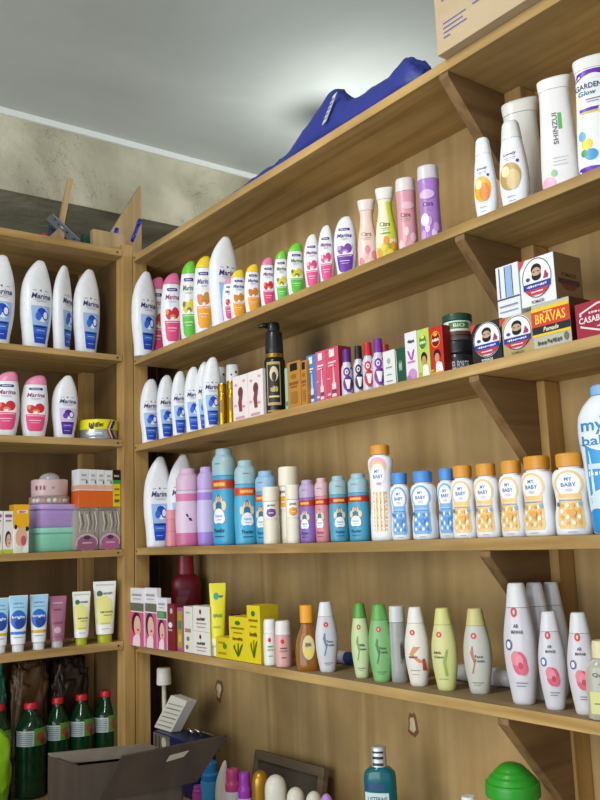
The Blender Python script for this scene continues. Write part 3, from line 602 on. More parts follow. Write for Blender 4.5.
p, w, h = rs(572.5, 621, 54.5, 173, S1, .05); bottle('lotion_bottle', 'large white and purple lotion bottle with flowers at the right photo edge', 'lotion bottle', p, face_cam(p, -4), Form(TALL, w, h), mat('eef0ee', .3), .875, mat('eceae8', .28),
    [('poly', [(.79, -.95, -.8), (.82, -.95, .95), (.85, -.9, .95), (.865, -.2, .5)], '6a30b8'), ('poly', [(.79, -.7, .7), (.815, -.4, .4), (.83, -.1, .1)], 'eef0ee'), ('text', 'GARDENIA', -.08, .735, 1.5, .045, '2a3a78'), ('text', 'Glow', -.3, .68, .8, .04, '3a7aa8', 0, .2), ('rect', -.4, .3, .62, .627, '7a5aa0'), ('rect', -.35, .2, .6, .605, '7a5aa0'), ('poly', [(.53, -.7, .4), (.555, -.7, .45)], '6a30b8'), ('poly', [(.515, -.65, .35), (.527, -.68, .4)], 'd8d23a'),
     ('ell', -.5, .27, .25, .045, 'ecd83a'), ('ell', -.35, .18, .3, .045, '4aa0d8'), ('ell', -.68, .34, .16, .04, '6fb4e0'), ('ell', -.65, .2, .14, .03, '4a9a5a'), ('ell', .42, .525, .3, .045, 'e6e06a'),
     ('poly', [(.0, -.98, .98), (.05, -.98, .98), (.07, -.98, .4), (.09, -.9, -.4)], '6a30b8'), ('rect', .1, .5, .025, .035, 'd8ccf0')])

# ------------------------------------------------------------------ right unit, second row
S2 = TR[2]
gS2 = 'small blue label lotions on the second shelf'
for (xl, xr, yt, yb, y, turn, lab) in (
        (140.5, 159.2, 379, 441, .042, 8, 'small white lotion with blue label first in its row by the post'),
        (157, 174.5, 375, 437.7, .05, 10, 'small white lotion with blue label second from the post'),
        (171.3, 187.2, 371, 434.8, .042, 4, 'small white lotion with blue label third from the post'),
        (184.5, 201, 366.7, 431.5, .042, 4, 'small white lotion with blue label fourth from the post'),
        (196, 212, 361.7, 428, .062, 0, 'small white lotion mostly hidden behind the last of its row'),
        (202.5, 221, 357, 426, .042, 2, 'small white lotion with blue label beside the gold tubes')):
    p, w, h = rs(xl, xr, yt, yb, S2, y); mar_lotion(p, w, h, turn, lab, widen(marina_blue(.06), 1.22, .06), LOTION_S, gS2)
for (xl, xr, yt, yb, y, lab) in ((214, 227.5, 367.5, 425, .1, 'plain white bottle behind the gold tubes, left one'), (226, 240, 365, 421, .1, 'plain white bottle behind the gold tubes, right one')):
    p, w, h = rs(xl, xr, yt, yb, S2, y); bottle('lotion_bottle', lab, 'lotion bottle', p, face_cam(p), Form(SLIM, w, h), WHITE, .74, mat('e6e8ea', .25), [('ell', .5, .88, .16, .02, '33343c'), ('ell', -.2, .84, .14, .015, '55565e')], 'plain white bottles on the second shelf')
for (xl, xr, yt, yb, lab) in ((217.8, 227.4, 384, 424.3, 'slim gold tube left one beside the small white lotion'), (226.9, 236.2, 381, 422, 'slim gold tube right one beside the pale pink boxes')):
    p, w, h = rs(xl, xr, yt, yb, S2, .02); bottle('gold_tube', lab, 'tube', p, face_cam(p), Form(CYL, w, h, 2.0), mat('c79a22', .25, .85), .8, mat('d0a42c', .22, .9), [('rect', -.5, .3, .3, .6, 'a57c14')], 'slim gold tubes')
def rbox(xl, xr, yt, yb, S, yf, name, label, cat, d, col, front=(), right=(), group=None, **k):
    a = at(xl, yb, 1, yf); b = at(xr, yb, 1, yf); h = at((xl+xr)/2, yt, 1, yf).z-S
    return carton(name, label, cat, ((a.x+b.x)/2, yf, S), 0, b.x-a.x, d, h, col, front, right, (), group, **k)
PB = lambda: [('ell', .1, .62, .34, .12, '7a3c48'), ('poly', [(.2, -.1, .3), (.4, -.25, .25), (.55, -.1, .4)], '8a4650'), ('ell', -.5, .8, .2, .03, 'e2a4ae'), ('ell', .5, .3, .2, .03, 'e2a4ae'), ('ell', -.6, .35, .2, .03, 'e6b0b8'), ('ell', .6, .86, .2, .03, 'e6b0b8'), ('rect', -.6, .6, .05, .1, 'd9a0aa')]
for (xl, xr, yt, yb, lab) in ((233.3, 248, 375, 420, 'pale pink box with dark silhouette next to the gold tubes'), (248.4, 263.5, 370, 416.3, 'pale pink box with dark silhouette next to the black pump bottle')):
    rbox(xl, xr, yt, yb, S2, .012, 'cosmetic_box', lab, 'box', .03, 'efe7e5', PB(), group='pale pink silhouette boxes')
# black pump bottle
p, w, h = rs(263.5, 286, 322.5, 413, S2, .045)
t = thing('pump_bottle', 'black pump bottle with gold collar, tallest thing on the second shelf', 'pump bottle', p, face_cam(p, 0))
fm = Form([(0,-.94,.94,.94),(.01,-1,1,1),(.5,-1,1,1),(.58,-.98,.98,.98),(.61,-.86,.86,.86)], w, h, 2.0)
mb = MB(); fm.shell(mb, 0, .61, mat('17181a', .25)); mb.build('body', t)
fm2 = Form([(.6,-.88,.88,.88),(.66,-.88,.88,.88)], w, h, 2.0); mb = MB(); fm2.shell(mb, .612, .655, mat('a8862e', .3, .8)); mb.build('collar', t)
fm3 = Form([(.657,-.84,.84,.84),(.66,-.86,.86,.86),(.88,-.8,.8,.8),(.9,-.7,.7,.7)], w, h, 2.0); mb = MB(); fm3.shell(mb, .657, .9, mat('202226', .3)); mb.build('pump_housing', t)
fm4 = Form([(.9,-.5,.5,.5),(.93,-.6,.6,.5),(.99,-.55,.55,.45),(1,-.45,.45,.4)], w, h, 2.4); mb = MB(); fm4.shell(mb, .9, 1, mat('1b1d20', .3)); ph = mb.build('pump_head', t)
mb = MB(); mb.tube([(-.4*w*.5, 0, h*.965), (-.95*w*.5, -.004, h*.975), (-1.25*w*.5, -.006, h*.962), (-1.32*w*.5, -.006, h*.94)], [.008, .006, .005, .0045], mat('1b1d20', .3)); mb.build('nozzle', ph)
mb = MB(); decal(mb, [('rect', -.75, .5, .1, .56, 'b9a468'), ('rect', -.68, .42, .13, .53, '2b2a22'), ('ell', -.1, .43, .4, .08, 'd8cda8'), ('ell', -.1, .4, .22, .05, '3a2d24'), ('scrawl', -.1, .27, .7, .06, 'd9c98a'), ('rect', -.6, .35, .18, .2, 'd9c98a'), ('rect', -.8, .6, .03, .05, 'a8892e')], fm.surf); mb.build('label', t, fix=False)
rbox(285.6, 289.4, 367.5, 409, S2, .014, 'cosmetic_box', 'thin teal box edge between the black pump bottle and amber boxes', 'box', .04, '8fc4b4', [('rect', -1, 1, .1, .2, '4f8d7c')])
AMB = lambda: [('rect', -.5, .6, .8, .96, '1e1812'), ('rect', -.7, .7, .5, .56, '8a5a1c'), ('rect', -.5, .5, .44, .47, '8a5a1c'), ('rect', -.5, .5, .1, .35, 'a0702c'), ('ell', 0, .68, .4, .05, '9c6a20')]
for (xl, xr, yt, yb, lab) in ((288.2, 301.3, 361, 408.3, 'amber box with black top square next to the teal edge'), (301.8, 307.6, 360, 404.8, 'amber box with black top square next to the blue box')):
    rbox(xl, xr, yt, yb, S2, .012, 'cosmetic_box', lab, 'box', .04, 'b98236', AMB(), group='amber boxes on the second shelf')
SER = lambda c: [('rect', -.4, .4, .82, .96, 'f0e6e8'), ('rect', -.6, .6, .7, .73, 'f2dfe4'), ('rect', -.6, .3, .65, .67, 'f2dfe4'), ('poly', [(.06, -.1, .55), (.3, -.1, .55), (.34, .1, .36), (.62, .16, .3)], 'e9d7dc'), ('rect', -.1, .55, .12, .2, '7d4a6a'), ('rect', -.8, -.3, .1, .14, 'f0d9e0'), ('rect', -.8, -.25, .4, .43, c)]
for (xl, xr, yt, yb, c, c2, lab) in ((307.8, 316.6, 354.5, 403.2, '3f86cc', '6aa8e0', 'blue serum box left of the two pink ones'), (316.8, 327, 350.5, 401, 'd2607a', 'e894a8', 'pink serum box next to the blue one'), (327.2, 340, 346.5, 397.9, 'd94f68', 'ee8fa0', 'pink serum box with dark red side next to the purple capped bottle')):
    rbox(xl, xr, yt, yb, S2, .022, 'serum_box', lab, 'box', .035, c, SER(c2), right=[('rect', -1, 1, 0, 1, '8f2c3e')] if xl > 327 else (), group='serum boxes on the second shelf')
OXY = [(0,-.9,.9,.86),(.015,-1,1,.95),(.5,-1,1,.95),(.6,-.94,.94,.9),(.68,-.72,.72,.72),(.72,-.66,.66,.66),(.725,-.68,.68,.68),(.98,-.62,.62,.62),(1,-.56,.56,.56)]
def polish(c): return [('ell', -.1, .5, .55, .1, c), ('ell', -.1, .5, .3, .055, 'e6e3ee'), ('ell', .05, .25, .8, .17, c), ('poly', [(.14, -.1, .25), (.34, -.45, .5)], 'f1eff4'), ('rect', -.2, .5, .07, .09, '6a6478'), ('ell', -.1, .5, .13, .025, c), ('ell', .62, .58, .12, .03, '2a2a30')]
for (xl, xr, yt, yb, y, c, lab) in ((340.8, 353.8, 349.5, 395.3, .02, '5f2a86', 'clear remover bottle with purple cap beside the pink serum box'), (352.8, 365, 346, 392, .024, '232326', 'clear remover bottle with black cap'),
        (361.8, 375, 342.5, 388.5, .018, 'c6242e', 'clear remover bottle with red cap in front of the purple one'), (371.5, 386, 338.7, 386.5, .026, '7a2f9a', 'taller clear remover bottle with bright purple cap')):
    p, w, h = rs(xl, xr, yt, yb, S2, y); bottle('remover_bottle', lab, 'bottle', p, face_cam(p), Form(OXY, w, h, 2.2), mat('cfc9d8', .2), .72, mat(c, .3), polish(c), 'nail polish remover bottles')
p, w, h = rs(380, 392, 344.5, 385, S2, .12); bottle('remover_bottle', 'remover bottle with red cap peeping out behind the white and green box', 'bottle', p, face_cam(p), Form(OXY, w, h, 2.2), mat('cfc9d8', .2), .72, mat('b3202a', .3))
# white box with a dark green side
rbox(384, 396, 350, 383.8, S2, .014, 'cosmetic_box', 'white half of a small pair of boxes by the purple capped bottle', 'box', .045, 'dfe2de', [('ell', 0, .7, .3, .08, '9fb4a4'), ('rect', -.5, .5, .5, .54, '8d9a92'), ('rect', -.4, .4, .3, .33, '8d9a92'), ('rect', -.5, .5, .12, .15, '8d9a92')])
rbox(396.3, 406.8, 347.3, 380.5, S2, .014, 'cosmetic_box', 'dark green box beside the white one and the hair dye cartons', 'box', .045, '1f5138', [('scrawl', 0, .5, .6, .3, 'bcd3c2'), ('rect', -.8, -.7, .05, .95, 'dfe2de')])
DYE = lambda a, b: [('ell', 0, .73, .7, .17, a), ('ring', 0, .73, .7, .17, .12, b), ('scrawl', 0, .72, 1.0, .07, 'f4f0e0'), ('ell', .0, .83, .3, .04, b), ('ell', .1, .4, .5, .12, '2a1a16'), ('ell', .1, .34, .36, .1, 'c98e6e'), ('poly', [(.02, -.2, .95), (.22, -.1, .8), (.26, .1, .4)], 'eeeae6'), ('rect', -.9, -.4, .08, .12, 'd8a23a')]
rbox(406.5, 418.6, 331, 377, S2, .014, 'hair_dye_box', 'white carton with magenta print left of the green hair dye carton', 'box', .04, 'e6dfe6', [('scrawl', .1, .8, 1.1, .08, '4a4258'), ('poly', [(.42, -.1, .1), (.55, -.5, -.2), (.62, -.6, -.4)], 'b84a94'), ('poly', [(.42, 0, .2), (.55, .2, .5), (.62, .4, .6)], 'b84a94'), ('rect', -.6, .6, .36, .4, 'c77ab0'), ('ell', .1, .12, .7, .12, 'cc92c4'), ('ell', -.5, .06, .4, .06, 'b870b0')])
rbox(418.8, 430.8, 328, 374, S2, .014, 'hair_dye_box', 'lime green hair dye carton with a dark haired figure', 'box', .04, 'b4d05c', DYE('2f8a3c', 'e4dc5a'))
rbox(431, 444.6, 325.5, 371.5, S2, .014, 'hair_dye_box', 'red hair dye carton beside the stacked jars', 'box', .045, 'c22a1e', DYE('7a1410', 'eaa22a')+[('rect', -1, 1, .0, .06, 'e0a83a')], right=[('rect', -1, 1, 0, 1, '8f1c16')])
# stacked jars
p, w, h = rs(444.5, 474.5, 343, 369.5, S2, .06)
bottle('hair_jar', 'black jar with dark lid and printed label at the bottom of the stack', 'jar', p, face_cam(p), Form(JAR, w, h, 2.0), mat('22262a', .25), .6, mat('1a1c1f', .35), [('text', 'GEL FORTE', -.05, .25, 1.3, .24, 'b9bcc0'), ('rect', -.95, -.72, .05, .5, 'c9ccd0')])
z1 = S2+h+.0004
h2 = at(459, 334, 1, .06).z-z1
bottle('hair_jar', 'brown jar with grey base in the middle of the stack', 'jar', Vector((p.x, p.y, z1)), face_cam(p), Form(JAR, w*.97, h2, 2.0), mat('4b4a48', .3), .45, mat('5a3a28', .35))
z2 = z1+h2+.0004
h3 = at(459, 315.5, 1, .06).z-z2
bottle('hair_jar', 'white jar with dark green lid on top of the stack', 'jar', Vector((p.x, p.y, z2)), face_cam(p), Form(JAR, w*.98, h3, 2.0), mat('e2e3dc', .3), .6, mat('1f4a38', .35), [('rect', -.6, .75, .14, .5, '3f7a48'), ('text', 'BIO', .1, .32, .8, .2, 'dfe6c8')])
FACE = lambda: [('ring', 0, .56, .84, .42, .05, '3a3f4a'), ('ell', 0, .74, .3, .12, '17181a'), ('ell', 0, .66, .27, .12, 'c79f86'), ('ell', 0, .60, .27, .10, '17181a'), ('ell', 0, .65, .22, .05, 'c79f86'), ('ell', -.13, .69, .07, .012, '17181a'), ('ell', .13, .69, .07, .012, '17181a'),
    ('ell', -.5, .56, .12, .04, '3a4ea8'), ('poly', [(.5, .38, .66), (.6, .46, .62), (.66, .5, .56)], 'c8303a'), ('ell', .62, .56, .06, .03, '3a4ea8'), ('rect', -.78, .78, .33, .46, '27409a'), ('scrawl', 0, .395, 1.15, .05, 'e6eaf4'), ('poly', [(.2, -.3, .3), (.27, -.6, .6), (.33, -.72, .72)], 'c83a42'), ('rect', -.34, .34, .255, .28, 'f4e4e4')]
CORN = [('poly', [(.80, -1, -.97), (1, -1, -.62)], 'd2423c')]
rbox(473, 505, 321, 362, S2, .012, 'pomade_box', 'black pomade box with a bearded head in an oval beside the jars', 'box', .05, '1f2226', [('ell', 0, .56, .86, .43, 'eceef0')]+CORN+FACE()+[('text', 'POMADE', 0, .06, .7, .07, 'e8e8e8')])
rbox(502, 536.5, 314, 354.5, S2, .012, 'pomade_box', 'beige pomade box with a bearded head beside the yellow and red one', 'box', .06, 'b29a6a', [('ell', 0, .58, .86, .42, 'eceef0')]+CORN+FACE()+[('text', 'POMADE', 0, .07, .7, .06, '6a5a3a')])
a = at(519.5, 309, 1, .02)
rbox(534, 572.8, 300, 347.5, S2, .010, 'pomade_box', 'yellow, red and silver pomade box standing under the white box', 'box', .06, 'b9b7a8',
     [('rect', -1, 1, .28, .92, 'e8c626'), ('rect', -1, 1, .34, .84, 'd2402a'), ('rect', -1, 1, .34, .50, '23282c'), ('text', 'BRAVAS', 0, .67, 1.6, .22, 'f0cf4a'), ('scrawl', -.1, .80, .5, .04, 'f0d8a0'), ('text', 'Pomade', 0, .42, .8, .1, 'f2ead2', 0, .25), ('scrawl', -.1, .14, 1.3, .1, '54544e'), ('ell', .76, .17, .12, .09, '6e6e66')], right=[('rect', -1, 1, 0, 1, '4f2a20')])
rbox(577, 631, 297, 338, S2, .010, 'pomade_box', 'dark red pomade box with white hexagon outline at the right photo edge', 'box', .075, '9c2036',
     [('poly', [(.14, -.12, .12), (.32, -.82, .82), (.72, -.82, .82), (.92, -.12, .12)], 'e6d8da'), ('poly', [(.19, -.1, .1), (.35, -.74, .74), (.69, -.74, .74), (.87, -.1, .1)], '9c2036'), ('rect', -.95, .95, .37, .62, '9c2036'), ('text', 'CASABLANCA', 0, .5, 1.7, .17, 'f0e4e6'), ('scrawl', 0, .68, .9, .06, 'e6d2d6'), ('scrawl', 0, .28, .34, .06, 'e6d2d6')])
# upper pair of boxes resting on the pomades
zb = max(at(519, 314, 1, .012).z, at(553, 300, 1, .010).z)+.001
zb = S2 + (at(553, 300, 1, .010).z-S2) + .0006
zc = S2 + (at(519, 314, 1, .012).z-S2) + .0006
rbox(498.5, 521.5, 263.5, 316, zc, .014, 'pomade_box', 'narrow white box with light blue stripes on top of the beige pomade box', 'box', .05, 'dfe4e8', [('rect', -1, 1, .34, .37, '4a4f5a'), ('rect', -.1, .35, .38, .97, '8fb4e0'), ('rect', -.2, -.14, .38, .97, '3f444e'), ('rect', .42, .48, .38, .97, '3f444e'), ('rect', -.7, -.62, .38, .97, '5a606c'), ('rect', -.8, .8, .2, .23, '8a8f98'), ('rect', -.8, .8, .1, .12, '8a8f98')])
rbox(522, 557.5, 255.5, 308, zb, .012, 'pomade_box', 'white pomade box with a bearded head and brown side, topmost of its stack', 'box', .07, 'e6e8ea', [('ell', 0, .56, .86, .43, 'f2f3f4')]+CORN+FACE()+[('text', 'POMADE', 0, .06, .7, .07, '2a2a2a')],
     right=[('rect', -1, 1, 0, 1, '8a6e48'), ('text', 'POMADE', 0, .56, 1.1, .09, '3a2a1c'), ('rect', -.8, .8, .36, .47, '4a3040'), ('poly', [(.24, -.3, .3), (.36, -.7, .7)], '7a3a34')])

# ------------------------------------------------------------------ right unit, third row (baby things)
S3 = TR[3]
p, w, h = rs(144.3, 170.5, 456.7, 546.3, S3, .045); mar_lotion(p, w, h, 8, 'big white lotion bottle with blue label by the post beside the pink powders', marina_blue(.1))
p, w, h = rs(167.5, 194, 454.5, 545.8, S3, .09); mar_lotion(p, w, h, 0, 'big white lotion bottle half hidden behind the pink powder bottle', marina_blue(.0))
p, w, h = rs(165.8, 178.5, 510, 545.8, S3, .03); bottle('lotion_bottle', 'small plain salmon pink bottle in front of the big white lotions', 'lotion bottle', p, face_cam(p), Form(SLIM, w, h), mat('e08a94', .35), .75, mat('e2949c', .35), bands=[('band', .4, .43, mat('d87a86', .35))])
def powder(xl, xr, yt, yb, y, turn, body, cap, band, label, ops, base=None, group=None):
    p, w, h = rs(xl, xr, yt, yb, S3, y)
    bands = [('band', .575, .672, mat(band, .4))]
    if base: bands.append(('base_band', .004, .17, mat(base, .35)))
    return bottle('powder_bottle', label, 'powder bottle', p, face_cam(p, turn), Form(POWDER, w, h, 2.15), mat(body, .35), .712, mat(cap, .35), ops, group, bands=bands)
JON = lambda skin, dk, dx=0: [('rect', -.55+dx, .55+dx, .60, .645, 'e8862a'), ('scrawl', dx, .625, 1.0, .035, 'f6d85a'), ('ell', dx, .43, .32, .09, 'e6d0b0'), ('ell', dx, .475, .17, .045, '6a4636'), ('ell', dx, .465, .14, .038, skin), ('ell', dx, .4, .3, .045, '2f6f9a'), ('ell', -.42+dx, .4, .16, .05, 'ecd9a8'), ('ell', .42+dx, .4, .16, .05, 'ecd9a8'),
    ('ell', dx, .3, .46, .075, 'f3f5f6'), ('ell', -.25+dx, .27, .25, .05, 'f3f5f6'), ('ell', .25+dx, .27, .25, .05, 'f3f5f6'), ('text', 'Cussons', dx, .3, .62, .03, '3a8ac0'), ('rect', -.2+dx, .24+dx, .255, .262, '8aa8c0'), ('text', 'Powder', dx, .15, .9, .045, dk), ('rect', -.4+dx, .4+dx, .085, .094, dk), ('rect', -.3+dx, .3+dx, .83, .845, '6a8fb4'), ('ell', .3+dx, .83, .1, .015, 'e0b45a')]
PLAIN = [('poly', [(.33, .1, .32), (.42, -.2, .0)], '3a2f3c'), ('ell', -.8, .22, .1, .02, '6a4a5a')]
powder(175, 201, 468.7, 544.9, .045, 0, 'e0c8de', 'dcb8d2', 'd87aa6', 'pink powder bottle with rose base, turned label away', [('poly', [(.32, .12, .34), (.36, .0, .22)], '3a2f3c'), ('poly', [(.37, -.08, .06), (.41, -.2, -.04)], '3a2f3c')], 'cf6e98')
powder(196.5, 217, 467, 544.7, .065, 0, 'cfc4ec', 'c4aee6', 'a884dc', 'lavender powder bottle between the pink one and the tall blue one', [], 'a884d8')
powder(210.5, 239, 448.7, 544.3, .055, -42, '3fa8d2', '9fc4cc', 'c2402c', 'tallest blue powder bottle with pale cap, turned to its left', JON('e0a884', '17405c', .1))
powder(233.5, 259, 460.5, 544.2, .045, 4, '4ab0d6', 'a3c6cb', 'd2452a', 'middle sized blue powder bottle with a baby on its label', JON('e0a884', '17405c'))
powder(254, 279, 471, 544, .06, -34, '45a4d4', '93bede', 'c8502c', 'small blue powder bottle partly behind the cream canister', JON('e0a884', '17405c'))
CRM = lambda c: [('rect', -.85, .85, .44, .74, 'f4f2ea'), ('scrawl', 0, .67, .9, .05, '5a5a52'), ('ell', 0, .54, .55, .075, c), ('rect', -.5, .5, .52, .6, c), ('rect', -.3, .3, .53, .545, 'f0e6d0')]
CAN = [(0,-.97,.97,.97),(.01,-1,1,1),(.36,-1,1,1),(.365,-.97,.97,.97),(.74,-.97,.97,.97),(.745,-1,1,1),(.97,-1,1,1),(1,-.93,.93,.93)]
for (xl, xr, yt, yb, y, c, lab) in ((262.5, 280, 487, 543.8, .032, '7a4a9c', 'cream ribbed canister with purple label patch'), (278.8, 300, 467, 544, .075, 'ecac2c', 'tall cream ribbed canister behind the short yellow patch one'), (285.5, 301, 485, 543.5, .032, 'efa01e', 'short cream ribbed canister with yellow label patch')):
    p, w, h = rs(xl, xr, yt, yb, S3, y); bottle('talc_canister', lab, 'canister', p, face_cam(p, 0 if xl != 278.8 else -35), Form(CAN, w, h, 2.0), mat('ece6d2', .4), .745, mat('efe9d6', .4), CRM(c), 'cream ribbed canisters', ribs=.05, capribs=.05)
powder(298.5, 317.5, 480, 542.4, .045, -30, '8a68b8', 'b9a8cc', 'b8362c', 'purple powder bottle with red band beside the cream canisters', JON('d9a080', '3a1f5c'))
powder(314, 331, 478, 542, .06, -28, 'dc8c98', 'deb8c0', 'c2352e', 'salmon powder bottle with red band between purple and blue ones', JON('d9a080', '7a2a3a'))
powder(328.5, 350, 476, 541.2, .045, 0, '4aa4c4', '9fc2c8', 'b43428', 'blue powder bottle with red band facing front next to the salmon one', JON('e0a884', '173a50'))
powder(347, 371.5, 473.5, 540.8, .045, -26, '45a0c4', '9cc0cc', 'b8302a', 'blue powder bottle with red band next to the tall orange capped one', JON('e0a884', '173a50'))
MYB = lambda a, b, dx=0: [('ell', dx, .62, .78, .17, a), ('ell', dx, .61, .64, .15, 'f6f7f8'), ('poly', [(.08, -.6+dx, .6+dx), (.12, -.72+dx, .72+dx), (.3, -.66+dx, .66+dx), (.4, -.6+dx, .6+dx), (.5, -.62+dx, .62+dx)], a), ('text', 'MY', dx, .68, .42, .045, '2a72c4'), ('text', 'BABY', dx, .61, .8, .05, '2a72c4'), ('ell', dx, .545, .2, .02, 'e8c4cc'), ('rect', -.6+dx, .6+dx, .415, .425, '5a8ac4'), ('rect', -.55+dx, .5+dx, .44, .445, 'f2f4f4')]+\
    [('ell', -.45+.3*i+dx, .15+.07*j, .1, .025, b if (i+j) % 2 else 'f7f4ea') for i in range(4) for j in range(4)]+[('ell', .1+dx, .27, .2, .045, b), ('rect', -.7+dx, -.56+dx, .35, .4, '3a7ac4'), ('rect', .45+dx, .62+dx, .35, .4, '7ab0dc'), ('rect', -.2+dx, .3+dx, .035, .042, '8a94a4')]
def talc(xl, xr, yt, yb, y, turn, cap, ops, label, group, shape=TALC, tc=.83):
    p, w, h = rs(xl, xr, yt, yb, S3, y); bottle('talc_bottle', label, 'talc bottle', p, face_cam(p, turn), Form(shape, w, h, 2.4), mat('eceef2', .3), tc, mat(cap, .35), ops, group)
ORG = 'd9952f'; OA, OB = 'f0cb82', 'eaac4c'; BA, BB = '7ab4ea', '4a92dc'
talc(368, 396, 445, 541, .05, -20, ORG, [('ell', -.05, .78, .7, .09, 'eeb0c4'), ('ell', -.05, .74, .6, .09, OA), ('ell', -.05, .69, .56, .11, 'f4f5f7'), ('text', 'MY', -.1, .72, .42, .035, '2a72c4'), ('text', 'BABY', -.05, .665, .8, .04, '2a72c4'), ('ell', 0, .59, .2, .015, 'd892a8')]+[('rect', -.5, .55, .1+.042*k, .125+.042*k, (OA, OB)[k % 2]) for k in range(10)]+[('rect', -.4+.3*j, -.25+.3*j, .1, .5, 'f6ead0') for j in range(3)],
     'tallest white talc bottle with orange cap and pink arch', None, [(r[0] if r[0] < .5 else 1-(1-r[0])*.62, *r[1:]) for r in TALC], 1-.17*.62)
gB = 'blue capped talc bottles'; gO = 'orange capped talc bottles'
talc(389.8, 412, 472.8, 540.5, .045, -18, '4a90da', MYB(BA, BB), 'blue capped talc bottle beside the tallest orange capped one', gB)
talc(410.3, 438, 471, 539.7, .045, -18, '4a90da', MYB(BA, BB, -.06), 'blue capped talc bottle in the middle of the three blue ones', gB)
talc(437, 459, 468.5, 539, .07, -18, '4a90da', MYB(BA, BB, -.06), 'blue capped talc bottle half hidden behind the first small orange one', gB)
talc(450.5, 478, 465.5, 538.8, .04, -18, ORG, MYB(OA, OB, -.05), 'orange capped talc bottle covering a blue one', gO)
talc(473.5, 502, 463.5, 538.5, .045, -20, ORG, MYB(OA, OB, -.1), 'orange capped talc bottle second from the blue ones', gO)
talc(498.5, 528, 460.5, 538, .05, -24, ORG, MYB(OA, OB, -.1), 'orange capped talc bottle touching the largest of its kind', gO)
talc(520.5, 558, 456, 537.3, .045, -34, ORG, MYB(OA, OB, -.05), 'orange capped talc bottle turned aside, left of a gap', gO)
talc(552.5, 592, 453, 536, .045, -10, ORG, MYB(OA, OB, -.05), 'orange capped talc bottle right next to the huge blue bottle', gO)
BIG = [(0,-.7,.7,.5),(.01,-.76,.76,.55),(.1,-.8,.8,.58),(.3,-.86,.86,.62),(.5,-.92,.92,.66),(.66,-1,1,.7),(.78,-.97,.97,.68),(.86,-.8,.8,.6),(.92,-.55,.55,.48),(.926,-.5,.5,.46),(.985,-.5,.5,.46),(1,-.44,.44,.4)]
p, w, h = rs(579, 648, 384, 535, S3, .055)
bottle('wash_bottle', 'huge white and sky blue baby wash bottle at the right photo edge', 'wash bottle', p, face_cam(p, -8), Form(BIG, w, h, 2.4), mat('e2eaee', .3), .926, mat('7fb6e4', .35),
   [('poly', [(.02, -.86, .86), (.3, -.95, .95), (.52, -.98, .98), (.58, -.98, .98), (.60, -.95, -.4)], '3f9fdc'), ('ell', .1, .63, .9, .09, 'e8eff2'), ('text', 'my', -.45, .70, .75, .085, '2a86cc'), ('text', 'baby', -.28, .61, 1.1, .085, '2a86cc'), ('ell', -.1, .77, .1, .02, 'c08a5a'),
    ('rect', -.7, .5, .43, .465, 'cfe2f0'), ('scrawl', -.1, .4, 1.2, .035, 'e8f2fa'), ('ell', -.2, .2, .6, .1, 'd4e8f4'), ('ell', .35, .16, .5, .12, 'd4e8f4'), ('ell', -.55, .09, .35, .08, '2b90d6'), ('rect', -.4, .2, .2, .205, '7ab0d8')])

# ------------------------------------------------------------------ right unit, lowest row
S4 = TR[4]
def fs(xl, xr, yt, yb, back): return floor_spot(S4, xl, xr, yt, yb, back)
def gbox(xl, xr, yt, yb, name, label, cat, d, col, front=(), right=(), group=None, S=None, yfix=None):
    S = S4 if S is None else S
    a = at(xl, yb, 2, S4); yf = max(a.y, .006) if yfix is None else yfix
    a = at(xl, yb, 1, yf); b = at(xr, yb, 1, yf); h = at((xl+xr)/2, yt, 1, yf).z-S
    carton(name, label, cat, ((a.x+b.x)/2, yf, S), 0, b.x-a.x, d, h, col, front, right, (), group); return yf, h
LADY = lambda: [('rect', -1, 1, .6, .74, '6b6a5c'), ('rect', -.7, .7, .86, .9, 'a4a4ac'), ('rect', -.6, .6, .8, .82, 'b4b4bc'), ('rect', -1, 1, 0, .58, 'd8588e'), ('ell', -.05, .38, .7, .2, '2a1c20'), ('ell', .1, .34, .5, .18, 'e8bda6'), ('poly', [(.0, -.6, .5), (.14, -.5, .5), (.2, -.1, .4)], 'f2e2e4'), ('ell', .2, .28, .16, .02, 'c0304a')]
gl = 'skin cream boxes with a woman'
gbox(130.5, 144, 588, 646, 'skin_cream_box', 'white and pink cream box with a woman, nearest the corner post', 'box', .014, 'e9e6e8', LADY(), group=gl, yfix=-.013)
gbox(144.6, 157, 588, 647, 'skin_cream_box', 'white and pink cream box with a woman, between its tall and short neighbours', 'box', .014, 'e9e6e8', LADY(), group=gl, yfix=-.008)
gbox(157.4, 167, 598, 648.5, 'skin_cream_box', 'shorter white and pink cream box with a green patch', 'box', .014, 'e9e6e8', LADY()+[('rect', -.6, .6, .62, .72, '5aa86a')], group=gl, yfix=-.006)
gbox(167.5, 174.2, 604, 650, 'cosmetic_box', 'dark red slim box beside the cream boxes', 'box', .012, '7a1f28', [('ell', .3, .85, .4, .06, 'd8b8b0'), ('ell', 0, .55, .6, .06, 'f0e8e6'), ('rect', -.6, .6, .42, .46, 'c8a09a')], yfix=-.004)
gbox(174.5, 183.6, 607.5, 652, 'cosmetic_box', 'mauve box with green and yellow print beside the dark red one', 'box', .02, 'b05a86', [('rect', -.2, .8, .08, .92, 'a8a03a'), ('rect', -.1, .7, .5, .7, '5a8a4a'), ('ell', .3, .3, .3, .1, 'd8c83a'), ('rect', -.9, -.5, .3, .7, '5f6a8a')])
gbox(184.2, 192.6, 606.5, 653.3, 'soap_carton', 'tall slim white carton with brown marks beside the mauve box', 'box', .04, 'e6e2d8', [('rect', -.7, .7, .44, .52, 'a88a6a'), ('ell', 0, .3, .35, .05, '7a8a6a'), ('rect', -.5, .5, .85, .88, 'a4a4a4'), ('ell', -.2, .12, .3, .05, '8a6a4a')])
